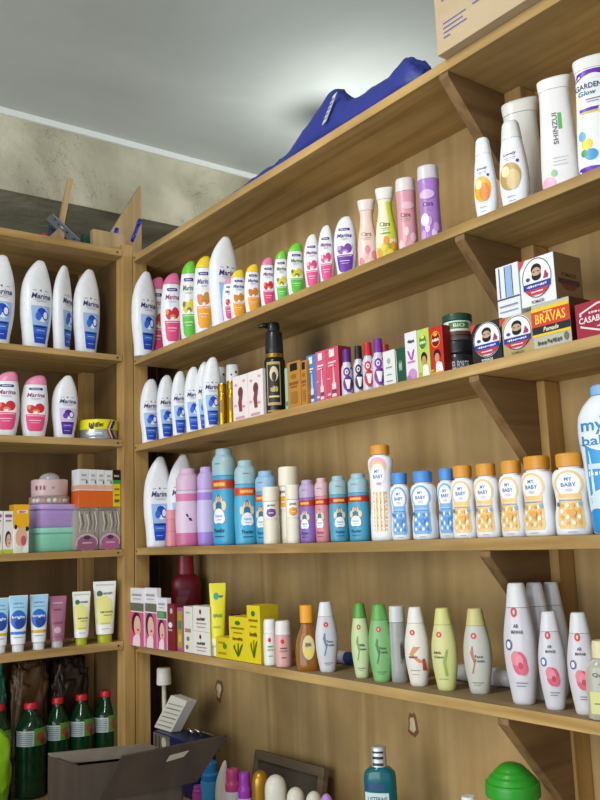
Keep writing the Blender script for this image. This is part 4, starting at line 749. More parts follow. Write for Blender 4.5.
sw = lambda: [('ell', -.1, .78, .12, .1, '6a2430'), ('scrawl', 0, .5, 1.0, .14, '4a3a40'), ('rect', -.6, .6, .3, .35, 'b09a8a'), ('rect', -.5, .5, .16, .2, 'b09a8a')]
yf, hb = gbox(193, 210.5, 632, 655.7, 'soap_carton', 'small white soap carton under its twin beside the yellow tube', 'box', .04, 'eae6dc', sw(), [('rect', -1, 1, 0, 1, 'b9ab86')], group='stacked white soap cartons')
a = at(193, 630, 1, yf); b = at(210, 630, 1, yf)
carton('soap_carton', 'small white soap carton stacked on its twin beside the yellow tube', 'box', ((a.x+b.x)/2, yf, S4+hb+.0005), 0, b.x-a.x, .04, at(200, 606.5, 1, yf).z-S4-hb, 'eae6dc', sw(), [('rect', -1, 1, 0, 1, 'b9ab86')], (), 'stacked white soap cartons')
# big dark red bottle behind
p = at(187, 640, 1, .135); p.z = S4; h = at(187, 556, 1, .135).z-S4
bottle('syrup_bottle', 'big dark red bottle standing behind the soap cartons', 'bottle', p, face_cam(p), Form([(0,-.95,.95,.6),(.01,-1,1,.64),(.6,-1,1,.64),(.68,-.98,.98,.62),(.74,-.86,.86,.56),(.78,-.6,.6,.48),(.785,-.55,.55,.48),(1,-.5,.5,.45)], .084, h, 2.8), mat('781424', .3), .785, mat('861828', .35), [('poly', [(.42, -.7, -.1), (.6, -.5, .3)], '8a3a5a'), ('scrawl', -.3, .5, .7, .06, '8a6a2a')])
YG = lambda: [('ell', .0, .86, .3, .05, '2f7a3a'), ('rect', -.7, .7, .72, .76, '8a7a1a'), ('rect', -.5, .5, .62, .65, '9a8a1a'), ('scrawl', 0, .5, 1.1, .08, '6a5a12'), ('poly', [(.12, -.1, .05), (.3, -.5, -.3), (.36, -.4, -.3)], '4a6a1a'), ('poly', [(.12, 0, .15), (.34, .3, .5), (.4, .5, .55)], '4a6a1a'), ('poly', [(.1, -.05, .1), (.4, .0, .1)], '4a6a1a')]
p, w, h = fs(209.5, 226.8, 583, 656.8, .02)
bottle('squeeze_tube', 'tall lemon yellow squeeze tube standing on its white cap', 'tube', p, face_cam(p, -4), Form(TUBE, w, h, 2.2), mat('e8e022', .35), .135, mat('eceae6', .35), [('ell', -.2, .82, .32, .05, '3aa0a8'), ('rect', .15, .6, .8, .83, '3a7a5a'), ('scrawl', 0, .55, 1.1, .06, '6a9a3a'), ('rect', -.6, .3, .38, .41, 'a8b83a'), ('rect', -.74, .74, .15, .24, 'f0eede')], flip=True)
gbox(215.8, 229.3, 637.5, 658.3, 'herbal_box', 'small square yellow box in front of the lemon tube', 'box', .035, 'dfc81c', [('rect', -.6, .4, .7, .8, 'a8921a'), ('ell', .4, .6, .3, .14, '4f8a2a'), ('rect', -.6, .6, .2, .3, 'a8921a')])
gbox(229.6, 247.7, 617, 663.3, 'herbal_box', 'medium yellow box with green plant beside the small square one', 'box', .045, 'e6cf1e', YG())
gbox(247.9, 261, 605.7, 665, 'herbal_box', 'tallest yellow box with green plant beside the small white bottle', 'box', .05, 'e6cf1e', YG(), [('rect', -1, 1, 0, 1, 'c8b01a'), ('rect', -.4, .4, .3, .6, '9a9a2a')])
p = at(236, 632, 1, .12); p.z = S4; bottle('remover_bottle', 'violet capped bottle hidden behind the yellow boxes', 'bottle', p, face_cam(p), Form(OXY, .04, at(230, 613, 1, .12).z-S4, 2.2), mat('6a5a8a', .3), .6, mat('4a3a6a', .3))
SQ = [(0,-.84,.84,.84),(.015,-.94,.94,.94),(.2,-.98,.98,.98),(.5,-1,1,1),(.7,-.93,.93,.93),(.705,-.9,.9,.9),(.95,-.86,.86,.86),(1,-.72,.72,.72)]
LIQ = lambda c, t: [('ell', -.1, .56, .22, .05, 'd2302e'), ('rect', -.4, .4, .4, .43, c), ('text', t, 0, .35, .9, .04, c), ('rect', -.3, .3, .2, .22, c)]
p, w, h = fs(263, 277.3, 619, 666, .016); bottle('serum_bottle', 'small white bottle with red dot beside the tallest yellow box', 'bottle', p, face_cam(p), Form(SQ, w, h, 2.2), mat('e6e6e0', .3), .7, mat('eceae6', .3), LIQ('6a9a6a', 'aloe'))
p, w, h = fs(274.5, 292, 620.5, 667.5, .016); bottle('serum_bottle', 'small pale pink bottle with white cap and red dot', 'bottle', p, face_cam(p), Form(SQ, w, h, 2.2), mat('dcaaa4', .3), .7, mat('e9e6e4', .3), LIQ('7a4a4a', 'LIQUID'))
# honey coloured bottle
p, w, h = fs(295.6, 319, 604.8, 671.8, .02)
bottle('honey_bottle', 'amber oil bottle with yellow orange cap', 'bottle', p, face_cam(p, -8), Form([(0,-.8,.8,.55),(.015,-.92,.92,.6),(.2,-1,1,.64),(.4,-.96,.96,.62),(.55,-.75,.75,.52),(.64,-.56,.56,.44),(.72,-.46,.46,.4),(.725,-.54,.54,.46),(.985,-.54,.54,.46),(1,-.48,.48,.4)], w*1.08, h, 2.3), mat('a86a12', .12, 0, .35), .725, mat('eaa01e', .35), [('ell', .15, .36, .55, .2, 'd8c88a'), ('ring', .15, .36, .55, .2, .08, '7a5a1a'), ('scrawl', .15, .4, .5, .07, '5a4a2a'), ('ell', .2, .28, .25, .06, 'e6d23a')])
def DOT(a): return [('ell', a, .68, .21, .036, 'cf3a34'), ('ell', a, .68, .07, .016, 'eab8b0')]
def TON(wd, wd2, fig, dk='2f3440', dx=0):
    o = DOT(dx-.02)+[('text', wd, .28+dx, .44, .56, .035, dk), ('text', wd2, .3+dx, .39, .72, .035, dk), ('rect', -.3+dx, .5+dx, .13, .137, dk), ('rect', -.2+dx, .3+dx, .105, .11, dk)]
    if fig: o += [('poly', [(.24, -.28+dx, -.18+dx), (.36, -.1+dx, .0+dx), (.48, -.34+dx, -.1+dx), (.56, -.2+dx, -.12+dx)], fig)]
    return o
for (xl, xr, yt, yb, body, cap, ops, turn, lab) in (
        (314.8, 338.2, 601.7, 673.2, 'd6d8dc', 'e2e4e8', TON('Face', 'Tonic', '6a86b8'), 0, 'translucent white tonic bottle beside the amber oil bottle'),
        (350.5, 371, 602.7, 679.3, 'c5dba0', '4f9a3a', TON('Milk', 'Cleanser', '6a9a3a'), -14, 'pale green cleanser bottle with dark green cap'),
        (367.8, 393.2, 604, 683.3, '7fba72', '5aa64a', TON('Face', 'Tonic', '3a7a4a'), -10, 'deeper green tonic bottle with green cap'),
        (403.8, 430.6, 606.7, 687.5, 'eae4d8', 'e6e2da', DOT(-.2)+[('poly', [(.3, .2, .7), (.4, -.5, -.2), (.5, -.2, .4)], 'd88a4a'), ('poly', [(.2, .5, .8), (.35, .5, .7)], 'b84a3a'), ('scrawl', -.2, .37, .7, .03, '6a4a3a'), ('rect', -.5, .3, .2, .207, '8a7a6a'), ('rect', -.4, .2, .15, .155, '8a7a6a')], -14, 'cream white bottle with orange swirl beside the yellow green one'),
        (430.6, 458.4, 607.7, 692, 'd6d58c', 'd2d07c', DOT(-.25)+[('text', 'Milk', -.4, .46, .6, .032, '3a4a2a'), ('text', 'Cleanser', -.2, .41, 1.0, .032, '3a4a2a'), ('poly', [(.18, .1, .3), (.35, -.05, .2), (.5, .25, .4)], '8ab03a'), ('rect', -.4, .3, .14, .146, '6a6a3a')], -12, 'pale yellow green cleanser bottle'),
        (462.5, 492.6, 608, 695.4, 'c9c8bc', 'c9c27a', TON('Face', 'Tonic', 'b86a4a', '3a3430', -.1), -10, 'translucent tonic bottle with olive yellow cap')):
    p, w, h = fs(xl, xr, yt, yb, .022); bottle('tonic_bottle', lab, 'bottle', p, face_cam(p, turn), Form(TONIC, w, h, 2.3), mat(body, .3, 0, .08), .795, mat(cap, .3), ops, 'tonic and cleanser bottles')
p, w, h = fs(389.5, 407, 605.7, 684.5, .03); bottle('spray_bottle', 'straight clear grey bottle between the green and the cream one', 'bottle', p, face_cam(p), Form([(0,-.92,.92,.85),(.01,-1,1,.92),(.76,-1,1,.92),(.78,-.95,.95,.88),(.785,-.97,.97,.9),(.99,-.92,.92,.86),(1,-.85,.85,.8)], w, h, 2.2), mat('b9bbb6', .2, 0, .3), .785, mat('cfd0d0', .25), [('rect', -.4, .8, .15, .6, 'a4a49e'), ('scrawl', .45, .4, .5, .3, '3a3a3a')])
# tubes lying at the back of the shelf
for (xa, ya, xb, yb, r, c, lab) in ((330, 656, 352, 660, .014, 'c8ccd4', 'blue and white tube lying behind the first tonic bottle'), (455, 674, 512, 684, .016, 'd6d6d8', 'white tube lying behind the olive capped tonic bottle')):
    a = at(xa, ya, 1, .13); b = at(xb, yb, 1, .13); a.z = b.z = S4+r
    t = thing('lying_tube', lab, 'tube', (a+b)/2)
    o_ = (a+b)/2; a = a-o_; b = b-o_
    mb = MB(); mb.tube([a, a.lerp(b, .75), a.lerp(b, .8)], [r*.9, r, r], mat(c, .35), 18); mb.build('tube_body', t)
    mb = MB(); mb.tube([a.lerp(b, .805), b], [r*.95, r*.9], mat('e8e8ea' if xa > 400 else '3a5ab0', .3), 18); mb.build('cap', t)
# rose bottles
ROSE = lambda dx=0, tag_=True: [('ell', -.02+dx, .76, .2, .042, 'c8322e'), ('ell', -.02+dx, .76, .07, .02, 'f0c0b8'), ('text', 'AB', .05+dx, .645, .3, .032, '4a4450'), ('text', 'MAWAR', .12+dx, .595, .74, .03, '4a4450'),
    ('ell', .14+dx, .34, .44, .095, 'd8556c'), ('ell', .34+dx, .3, .28, .06, 'e0647a'), ('ell', -.08+dx, .38, .28, .06, 'e27a8a'), ('ell', .14+dx, .36, .24, .05, 'e88a98'), ('ell', .2+dx, .32, .14, .03, 'c23f58'), ('rect', -.15+dx, .55+dx, .175, .182, '6a6470'), ('rect', -.15+dx, .4+dx, .15, .156, '6a6470')]+([('ell', -.45+dx, .49, .2, .045, '3a4a8a'), ('ell', -.45+dx, .49, .13, .03, 'dfe2ec')] if tag_ else [])
gr = 'rose print tonic bottles'
for (xl, xr, yt, yb, y, turn, lab, ops) in (
        (502, 538, 583, 700, .040, -14, 'tall translucent rose print bottle, front one of the tall row', ROSE(-.1)),
        (521, 555, 582.5, 690, .087, -14, 'tall translucent bottle right behind the front rose print one', ()),
        (539, 570, 582, 684, .13, -14, 'tall translucent bottle furthest back by the bracket', ()),
        (537, 567, 611.5, 705, .036, -4, 'small translucent rose print bottle showing its whole flower', ROSE(-.14)),
        (566, 597.5, 612.5, 709, .036, -6, 'small translucent rose print bottle partly behind the cream capped one', ROSE(-.1))):
    if y is None: p, w, h = fs(xl, xr, yt, yb, .024)
    else:
        p, w, h = spot(1, y, S4, xl, xr, yt, yb)
    bottle('rose_bottle', lab, 'bottle', p, face_cam(p, turn), Form(TONIC, w, h, 2.3), mat('d6d4d8', .22, 0, .06), .795, mat('d9d9da', .25), ops, gr)
p, w, h = spot(1, .028, S4, 585, 625, 640.5, 714)
bottle('toner_bottle', 'clear bottle with cream cap and yellow label at the right photo edge', 'bottle', p, face_cam(p, -4), Form([(0,-.9,.9,.6),(.015,-1,1,.66),(.5,-1,1,.66),(.66,-.92,.92,.62),(.74,-.62,.62,.5),(.77,-.5,.5,.46),(.775,-.55,.55,.5),(.98,-.52,.52,.48),(1,-.45,.45,.42)], w, h, 2.6), mat('cfcdbc', .15, 0, .35), .775, mat('e0d6a4', .35), [('text', 'Quara', -.1, .57, 1.0, .06, '4a4a3a'), ('text', 'TONER', .1, .44, .8, .05, '4a4a3a'), ('rect', -.8, .9, .08, .36, 'd8d48a'), ('rect', -.6, .2, .2, .22, '8a8a4a')])

# ------------------------------------------------------------------ counter: green bottles, clutter
for (xl, xr, yt, lab) in ((-15, 12, 704, 'green drink bottle with red cap cut by the left photo edge'), (16, 46.8, 702.3, 'green drink bottle with red cap, nearest to the lime bag'), (46, 70, 697.3, 'green drink bottle with red cap, middle of the five'), (69, 94.5, 694, 'green drink bottle with red cap, second from the post'), (93, 118.5, 690.5, 'green drink bottle with red cap, beside the corner post')):
    q = at((xl+xr)/2, yt, 0, -.1); p = Vector((-.1, q.y, DECK)); h = q.z-DECK; dist = (p-CAM).dot(FW); w = (xr-xl)*dist/F
    t = thing('drink_bottle', lab, 'drink bottle', p, face_cam(p, 0), 'green drink bottles with red caps')
    fm = Form([(0,-.8,.8,.8),(.015,-.95,.95,.95),(.05,-1,1,1),(.2,-.97,.97,.97),(.22,-1,1,1),(.4,-.97,.97,.97),(.42,-1,1,1),(.68,-1,1,1),(.76,-.9,.9,.9),(.84,-.62,.62,.62),(.9,-.4,.4,.4),(.93,-.36,.36,.36)], w, h, 2.0)
    mb = MB(); fm.shell(mb, 0, .93, mat('0e3a1e', .1, 0, .25)); mb.build('body', t)
    fc = Form([(.93,-.42,.42,.42),(.935,-.47,.47,.47),(.985,-.46,.46,.46),(1,-.42,.42,.42)], w, h, 2.0)
    mb = MB(); fc.shell(mb, .932, 1, mat('c01f2c', .35), n=40, ribs=.03); mb.build('cap', t)
    fl = Form([(.5,-1.012,1.012,1.012),(.74,-1.0,1.0,1.0)], w, h, 2.0); fl.rows = [(r[0], r[1], r[2], r[3]) for r in fm.rows]
    mb = MB(); ops = [('poly', [(.56, -.9, .2), (.72, -.9, .2)], 'b9c4c4'), ('poly', [(.56, .2, .97), (.74, .2, .97)], '4f8a2c'), ('ell', .6, .65, .26, .05, '9a4a3a'), ('ell', .75, .6, .16, .04, '7a2a2a')]+[('rect', -.8, .1, .575+.02*k, .583+.02*k, '6a7a86') for k in range(7)]
    decal(mb, ops, fm.surf); mb.build('label', t, fix=False)
def crumple(name, outline_c, size, m, seed, amp=.25, flat=1, sub=4, freq=2.2, boxy=0):
    bm = bmesh.new(); bmesh.ops.create_icosphere(bm, subdivisions=sub, radius=1)
    for v in bm.verts:
        n = v.co.normalized(); q = n*freq+Vector((seed, seed*1.7, 0))
        d = 1+amp*noise.noise(q)+amp*.6*abs(noise.noise(q*2.3))+amp*.25*noise.noise(q*5)
        if boxy: n = Vector([math.copysign(abs(c)**boxy, c) for c in n])
        v.co = Vector((n.x*size[0], n.y*size[1], max(n.z, -flat)*size[2]))*d
    zmin = min(v.co.z for v in bm.verts)
    for v in bm.verts: v.co.z -= zmin
    me = bpy.data.meshes.new(name); bm.to_mesh(me); bm.free(); me.materials.append(m)
    for p in me.polygons: p.use_smooth = True
    o = link(name, me); o.location = outline_c; return o
tag(crumple('plastic_bag', (-.19, -.115, DECK), (.032, .05, .15), mat('2e2014', .4), 3.1, .22, 1, 5, 4.2, .6), 'crumpled dark brown plastic bag behind the green bottles by the post', 'bag')
tag(crumple('plastic_bag', (-.19, -.23, DECK), (.030, .05, .15), mat('5a4022', .38), 6.3, .22, 1, 5, 4.4, .6), 'crumpled lighter brown plastic bag between the teal one and the darkest one', 'bag')
tag(crumple('plastic_bag', (-.19, -.345, DECK), (.030, .05, .145), mat('2f7a62', .35), 8.4, .22, 1, 5, 4.4, .6), 'crumpled teal plastic bag behind the leftmost green bottles', 'bag')
p = at(-4, 735, 0, .02)
tag(crumple('plastic_bag', (.03, p.y-.012, DECK), (.035, .045, .105), mat('8cc21e', .35), 5.2, .2), 'bright lime green plastic pouch at the left photo edge', 'bag')
# open cardboard box on the counter
zr = Z0-.455
A = at(48, 755, 2, zr); B = at(78, 766, 2, zr); D = at(148, 745, 2, zr); Cc = B+(D-A)
t = thing('cardboard_box', 'open brown cardboard box with a raised flap in front of the bottles', 'box', (0, 0, 0))
CB = wood('brown_cardboard', '4f4032', '3c3026', 2, fine=.4, stain=.3); CBI = wood('cardboard_inside', '8d8377', '7a7066', 2, fine=.4, stain=.3)
def panel(a, b, z0, z1, th, m, name):
    d = (b-a); nrm = Vector((-d.y, d.x, 0)).normalized()*th
    mb = MB(); P = [a, b, b+nrm, a+nrm]
    mb.add([(q.x, q.y, z0) for q in P]+[(q.x, q.y, z1) for q in P], [(0,3,2,1),(4,5,6,7),(0,1,5,4),(1,2,6,5),(2,3,7,6),(3,0,4,7)], m); mb.build(name, t)
cen = (A+B+Cc+D)/4
for a, b in ((A, B), (B, Cc), (Cc, D), (D, A)): panel(a, b, DECK+.004, zr, .005, CB, 'side_panel')
mb = MB(); mb.add([(q.x, q.y, DECK+.001) for q in (A, B, Cc, D)]+[(q.x, q.y, DECK+.004) for q in (A, B, Cc, D)], [(0,3,2,1),(4,5,6,7),(0,1,5,4),(1,2,6,5),(2,3,7,6),(3,0,4,7)], CB); mb.build('bottom_panel', t)
# the flap stands up from the near side and leans out
F0 = B.lerp(Cc, .10); F1 = B.lerp(Cc, 1.0); F0.z = F1.z = zr
d2 = (CAM-F0); d2.z = 0; d2.normalize()
def onplane(px, py, k):
    q = ray(px, py); s = ((F0+d2*k-CAM).dot(d2))/q.dot(d2); return CAM+q*s
T0 = onplane(122, 757, .03); T1 = onplane(227, 736, .03); L0_ = onplane(98, 802, .0); L1_ = onplane(197, 782, .0)
nr = (T1-T0).cross(L0_-T0).normalized()*.006
mb = MB(); P = [L0_, L1_, T1, T0]; mb.add([tuple(q) for q in P]+[tuple(q+nr) for q in P], [(0,3,2,1),(4,5,6,7),(0,1,5,4),(1,2,6,5),(2,3,7,6),(3,0,4,7)], CB)
mb.build('flap', t)
mb = MB(); hs = .5
P = [T0.lerp(T1, a).lerp(L0_.lerp(L1_, a), b) for a, b in ((.5, .2), (.68, .17), (.66, .3), (.5, .34))]
for sgn in (-1,): mb.add([tuple(q-nr.normalized()*.0008) for q in P]+[tuple(q+nr*1.15) for q in P], [(0,3,2,1),(4,5,6,7),(0,1,5,4),(1,2,6,5),(2,3,7,6),(3,0,4,7)], mat('a39a8c', .7))
mb.build('hand_hole', t)
B2 = A.lerp(D, .98); nb = Vector((0, 0, 1))
mb = MB(); q0 = A+Vector((0, 0, .001)); q1 = D+Vector((0, 0, .001)); inn = (B-A)*.55
mb.add([tuple(q0), tuple(q1), tuple(q1+inn+Vector((0,0,-.008))), tuple(q0+inn+Vector((0,0,-.008)))]+[tuple(v+Vector((0,0,.003))) for v in (q0, q1, q1+inn+Vector((0,0,-.008)), q0+inn+Vector((0,0,-.008)))], [(0,3,2,1),(4,5,6,7),(0,1,5,4),(1,2,6,5),(2,3,7,6),(3,0,4,7)], CBI); mb.build('flap', t)
# corner clutter
p = at(182, 743, 1, .10)
x0 = max(.025, at(150, 740, 1, .04).x); x1 = at(192, 735, 1, .04).x
zt = at(172, 735, 1, .05).z
t = thing('blue_box', 'dark blue box with metal trinkets lying behind the cardboard box', 'box', (x0*.5+x1*.5, .04, DECK))
mb = MB(); mb.box(-(x1-x0)/2, (x1-x0)/2, 0, .07, 0, zt-DECK, mat('172250', .35)); mb.build('box_body', t, bevel=.003)
mb = MB(); decal(mb, [('rect', -.98, -.1, .68, .98, '6a665c'), ('rect', -.9, -.8, .72, .95, '3a3630'), ('rect', -.7, -.62, .72, .95, '3a3630'), ('ell', -.42, .84, .12, .1, 'c9c4b4'), ('ell', -.2, .83, .1, .09, '7a756a')], lambda u, t_, l: (u*(x1-x0)/2, -l, t_*(zt-DECK))); mb.build('label', t, fix=False)
mb = MB()
for k in range(3): mb.tube([(.0+.03*k, .05+.01*k, zt-DECK+.004), (.012+.03*k, .045, zt-DECK+.014), (.026+.03*k, .05+.012*k, zt-DECK+.004)], .005, mat('b9b6ae', .2, .9)); 
o = tag(mb.build('chrome_clip'), 'bright metal clip lying on top of the dark blue box', 'clip'); o.location = t.location
p0 = at(154, 723, 1, .06); p1 = at(171, 691, 1, .06); p2 = at(187, 697, 1, .06); p3 = at(171, 728, 1, .06)
mb = MB(); P = [p0, p3, p2, p1]; off = Vector((.008, .025, .0)); zlow = min(q.z for q in P)
P = [q+Vector((0, 0, zt+.001-zlow)) for q in P]
mb.add([tuple(q) for q in P]+[tuple(q+off) for q in P], [(0,3,2,1),(4,5,6,7),(0,1,5,4),(1,2,6,5),(2,3,7,6),(3,0,4,7)], mat('dfdcd0', .5))
e1 = P[1]-P[0]; e2 = P[3]-P[0]; nn = e1.cross(e2).normalized()
if nn.y > 0: nn = -nn
decal(mb, [('rect', .1, .9, .1+.13*k, .13+.13*k, ('7a8a78', 'a0a08e')[k % 2]) for k in range(6)], lambda u, t_, l: tuple(P[0]+e1*u+e2*t_+nn*l))
tag(mb.build('small_carton'), 'small white printed carton tilted on top of the dark blue box', 'box')
# capped stem in the corner
p = at(164, 684, 0, .03); zc0 = at(164, 684.5, 0, .03).z; zc1 = at(164, 667.5, 0, .03).z
t = thing('capped_rod', 'white cylindrical cap on a thin pale stem standing in the corner', 'rod', (p.x, p.y, DECK))
mb = MB(); mb.tube([(0,0,0), (0,0,.006)], .022, mat('b9925a', .4), 20); mb.build('base', t)
mb = MB(); mb.tube([(0,0,.006), (0,0,zc0-DECK)], .006, mat('c9c6b8', .2), 12); mb.build('stem', t)
mb = MB(); mb.tube([(0,0,zc0-DECK), (0,0,zc0-DECK+.002), (0,0,zc1-DECK-.002), (0,0,zc1-DECK)], [.0195, .0205, .019, .017], mat('e3e0d4', .4), 24); mb.build('cap', t)
# row of deodorants and small bottles
ROWD = [(200, 219, 761, .075, '3f9fd6', 'flip', '2f7fc8', 'sky blue ribbed small bottle beside the slanted white one'), (214, 227, 761, .04, 'd8d4c8', 'fin', 'd8d4c8', 'slim slanted white bottle between blue and pink caps'),
        (224, 240.5, 768.8, .06, 'e6dfe6', 'flip', 'd24a8c', 'small bottle with bright pink cap on the counter'), (237, 251.5, 772, .04, 'cfc0dc', 'flip', 'a03ab8', 'small bottle with violet cap on the counter'),
        (251, 268.5, 770, .06, '4a3a20', 'roll', 'b98a2a', 'roll-on with gold dome cap'), (264, 286.5, 774.5, .03, 'dfdccf', 'roll', 'd9d6c8', 'largest white domed roll-on with speckles'),
        (286, 304.5, 787, .05, 'dcd8c8', 'roll', 'd9d5c4', 'white domed roll-on beside the largest one'), (305, 322, 791, .06, 'dcd8c8', 'roll', 'd6d2c2', 'white domed roll-on left of the lilac one'), (319, 333.5, 793.5, .035, 'b39ac8', 'roll', 'b48ad2', 'lilac domed roll-on at the end of the row'),
        (192, 204, 785, .05, 'b04a9c', 'flip', 'a8489a', 'small magenta bottle nearest the cardboard flap')]
FLIP = [(0,-.86,.86,.7),(.015,-.98,.98,.8),(.4,-1,1,.82),(.5,-.97,.97,.8),(.505,-.9,.9,.8),(.68,-.92,.92,.82),(.7,-.8,.8,.72),(.96,-.76,.76,.7),(1,-.62,.62,.6)]
FIN = [(0,-.9,.9,.6),(.3,-.95,.95,.6),(.6,-.75,1,.5),(.85,-.1,1,.4),(.97,.35,.95,.3),(1,.55,.85,.2)]
for (xl, xr, yt, y, bc, kind, cc, lab) in ROWD:
    q = at((xl+xr)/2, yt, 1, y); p = Vector((q.x, y, DECK)); h = q.z-DECK; w = (xr-xl)*(p-CAM).dot(FW)/F
    fm = Form({'flip': FLIP, 'fin': FIN, 'roll': ROLL}[kind], w, h, 2.2)
    tc = {'flip': .505, 'fin': None, 'roll': .425}[kind]
    bottle('roll_on_deodorant' if kind == 'roll' else 'small_bottle', lab, 'deodorant' if kind == 'roll' else 'bottle', p, face_cam(p), fm, mat(bc, .35), tc, mat(cc, .32, .5 if cc == 'b98a2a' else 0), (), 'deodorants and small bottles on the counter', capribs=.03 if kind == 'flip' else 0)
# leaning dark frame
a = at(253, 750, 1, .155); b = at(322, 769, 1, .155); ln = b-a; ang = math.atan2(ln.z, ln.x); L_ = ln.length
t = thing('picture_frame', 'weathered dark wooden frame leaning on the back panel behind the roll-ons', 'frame', (a.x, .15, DECK))
t.rotation_euler = (math.radians(-12), 0, 0)
dx_ = Vector((math.cos(ang), 0, math.sin(ang))); dz_ = Vector((math.sin(ang), 0, -math.cos(ang)))
o0 = Vector((0, 0, a.z-DECK)); hh = .13
def bar(u0, u1, v0, v1, y0, y1, m, name):
    mb = MB(); P = [o0+dx_*u+dz_*v for u, v in ((u0, v0), (u1, v0), (u1, v1), (u0, v1))]
    mb.add([(q.x, y0, q.z) for q in P]+[(q.x, y1, q.z) for q in P], [(0,3,2,1),(4,5,6,7),(0,1,5,4),(1,2,6,5),(2,3,7,6),(3,0,4,7)], m); mb.build(name, t)
lowest = (o0+dx_*L_).z
hh = min(.105, (lowest-.002)/math.cos(ang))
bar(0, L_, 0, .02, -.014, 0, W_DARK, 'rail'); bar(0, L_, hh-.02, hh, -.014, 0, W_DARK, 'rail'); bar(0, .02, .02, hh-.02, -.014, 0, W_DARK, 'rail'); bar(L_-.02, L_, .02, hh-.02, -.014, 0, W_DARK, 'rail'); bar(.02, L_-.02, .02, hh-.02, -.006, -.002, mat('4a4238', .7), 'board')
# mouthwash
q = at(378.5, 746, 1, .06); p = Vector((q.x, .06, DECK)); h = q.z-DECK; w = 33*(p-CAM).dot(FW)/F
bottle('mouthwash_bottle', 'teal mouthwash bottle with ridged silver black cap', 'bottle', p, face_cam(p, -10), Form([(0,-.84,.84,.5),(.015,-.95,.95,.58),(.3,-1,1,.62),(.7,-1,1,.62),(.8,-.94,.94,.6),(.84,-.6,.6,.5),(.845,-.46,.46,.46),(.985,-.42,.42,.42),(1,-.38,.38,.38)], w, h, 2.8), mat('0f7580', .12, 0, .3), .845, mat('c6c9c8', .3, .4),
   [('rect', -.9, .4, .68, .73, '1a4a7a'), ('rect', -.9, .6, .55, .66, 'cfe0e0'), ('text', 'LISTERINE', -.1, .61, 1.2, .04, '12586a'), ('rect', -.9, .7, .3, .5, '0a5a66'), ('poly', [(.86, -.36, .4), (.88, -.36, .4)], '26292a'), ('poly', [(.91, -.36, .4), (.93, -.36, .4)], '26292a'), ('poly', [(.955, -.36, .4), (.97, -.36, .4)], '26292a')])
tag(crumple('black_pouch', (at(355, 795, 1, .05).x-.01, .085, DECK), (.045, .035, .052), mat('15171a', .35), 2.7, .12), 'black rounded pouch left of the teal mouthwash', 'pouch')
# jar with a stepped green lid
q = at(511, 762, 1, .07); p = Vector((q.x, .07, DECK)); h = q.z-DECK; dist = (p-CAM).dot(FW); w = 54*dist/F
t = thing('storage_jar', 'clear storage jar with stepped bright green lid below the bracket', 'jar', p, face_cam(p))
fm = Form([(0,-.9,.9,.9),(.02,-1.05,1.05,1.05),(.66,-1.08,1.08,1.08),(.75,-1.0,1.0,1.0),(.80,-.92,.92,.92)], w, h, 2.0)
mb = MB(); fm.shell(mb, 0, .798, mat('d6ceba', .12, 0, 0, .35)); mb.build('jar_body', t)
fm = Form([(.80,-1.0,1.0,1.0),(.804,-1.03,1.03,1.03),(.882,-1.02,1.02,1.02),(.886,-.95,.95,.95),(.905,-.9,.9,.9),(.92,-.82,.82,.82),(.923,-.78,.78,.78),(.948,-.66,.66,.66),(.951,-.62,.62,.62),(.978,-.46,.46,.46),(.993,-.28,.28,.28),(1,-.08,.08,.08)], w, h, 2.0)
mb = MB(); fm.shell(mb, .80, 1, mat('2f9e2a', .35), n=48); mb.build('lid', t)
q = at(468, 796, 1, .02); p = Vector((q.x, .02, DECK)); h = q.z-DECK
bottle('small_bottle', 'small bottle with flat white cap just left of the storage jar', 'bottle', p, face_cam(p), Form(OXY, .036, h, 2.2), mat('c9c9c4', .3), .72, mat('e6e6e2', .35))

# ------------------------------------------------------------------ on top of the units
ZT = TR[0]+.0006
x0 = at(437.6, 57.4, 1, -.02).x
t = carton('cardboard_carton', 'large pale cardboard carton with blue print on the right unit top', 'box', (x0+.26, -.02, ZT), 0, .52, .2, .32, 'c4ac86', m=wood('pale_cardboard', 'cdb896', 'bda784', 0, fine=.3, stain=.12))
mb = MB(); ops = []
for k in range(4): ops.append(('rect', -.93, -.72-.03*(k % 2)-(.12 if k == 3 else 0), .16-.028*k, .168-.028*k, '5a64a0'))
for k in range(3): ops.append(('rect', -.66, -.32-.05*k, .22-.028*k, .228-.028*k, '5a64a0'))
ops += [('poly', [(.3, -.93, -.92), (.36, -.90, -.82), (.42, -.82, -.70), (.48, -.68, -.5), (.52, -.5, -.2)], '3f66b8'), ('scrawl', -.6, .19, .3, .035, '5a64a0') ] if False else [('poly', [(.3, -.93, -.92), (.36, -.90, -.80), (.42, -.82, -.62), (.48, -.68, -.3), (.52, -.5, .1)], '3f66b8'), ('poly', [(.40, -.78, -.7), (.45, -.7, -.5)], 'd9d2c4')]
decal(mb, ops, lambda u, t_, l: (u*.26, -l, t_*.32)); mb.build('print', t, fix=False)
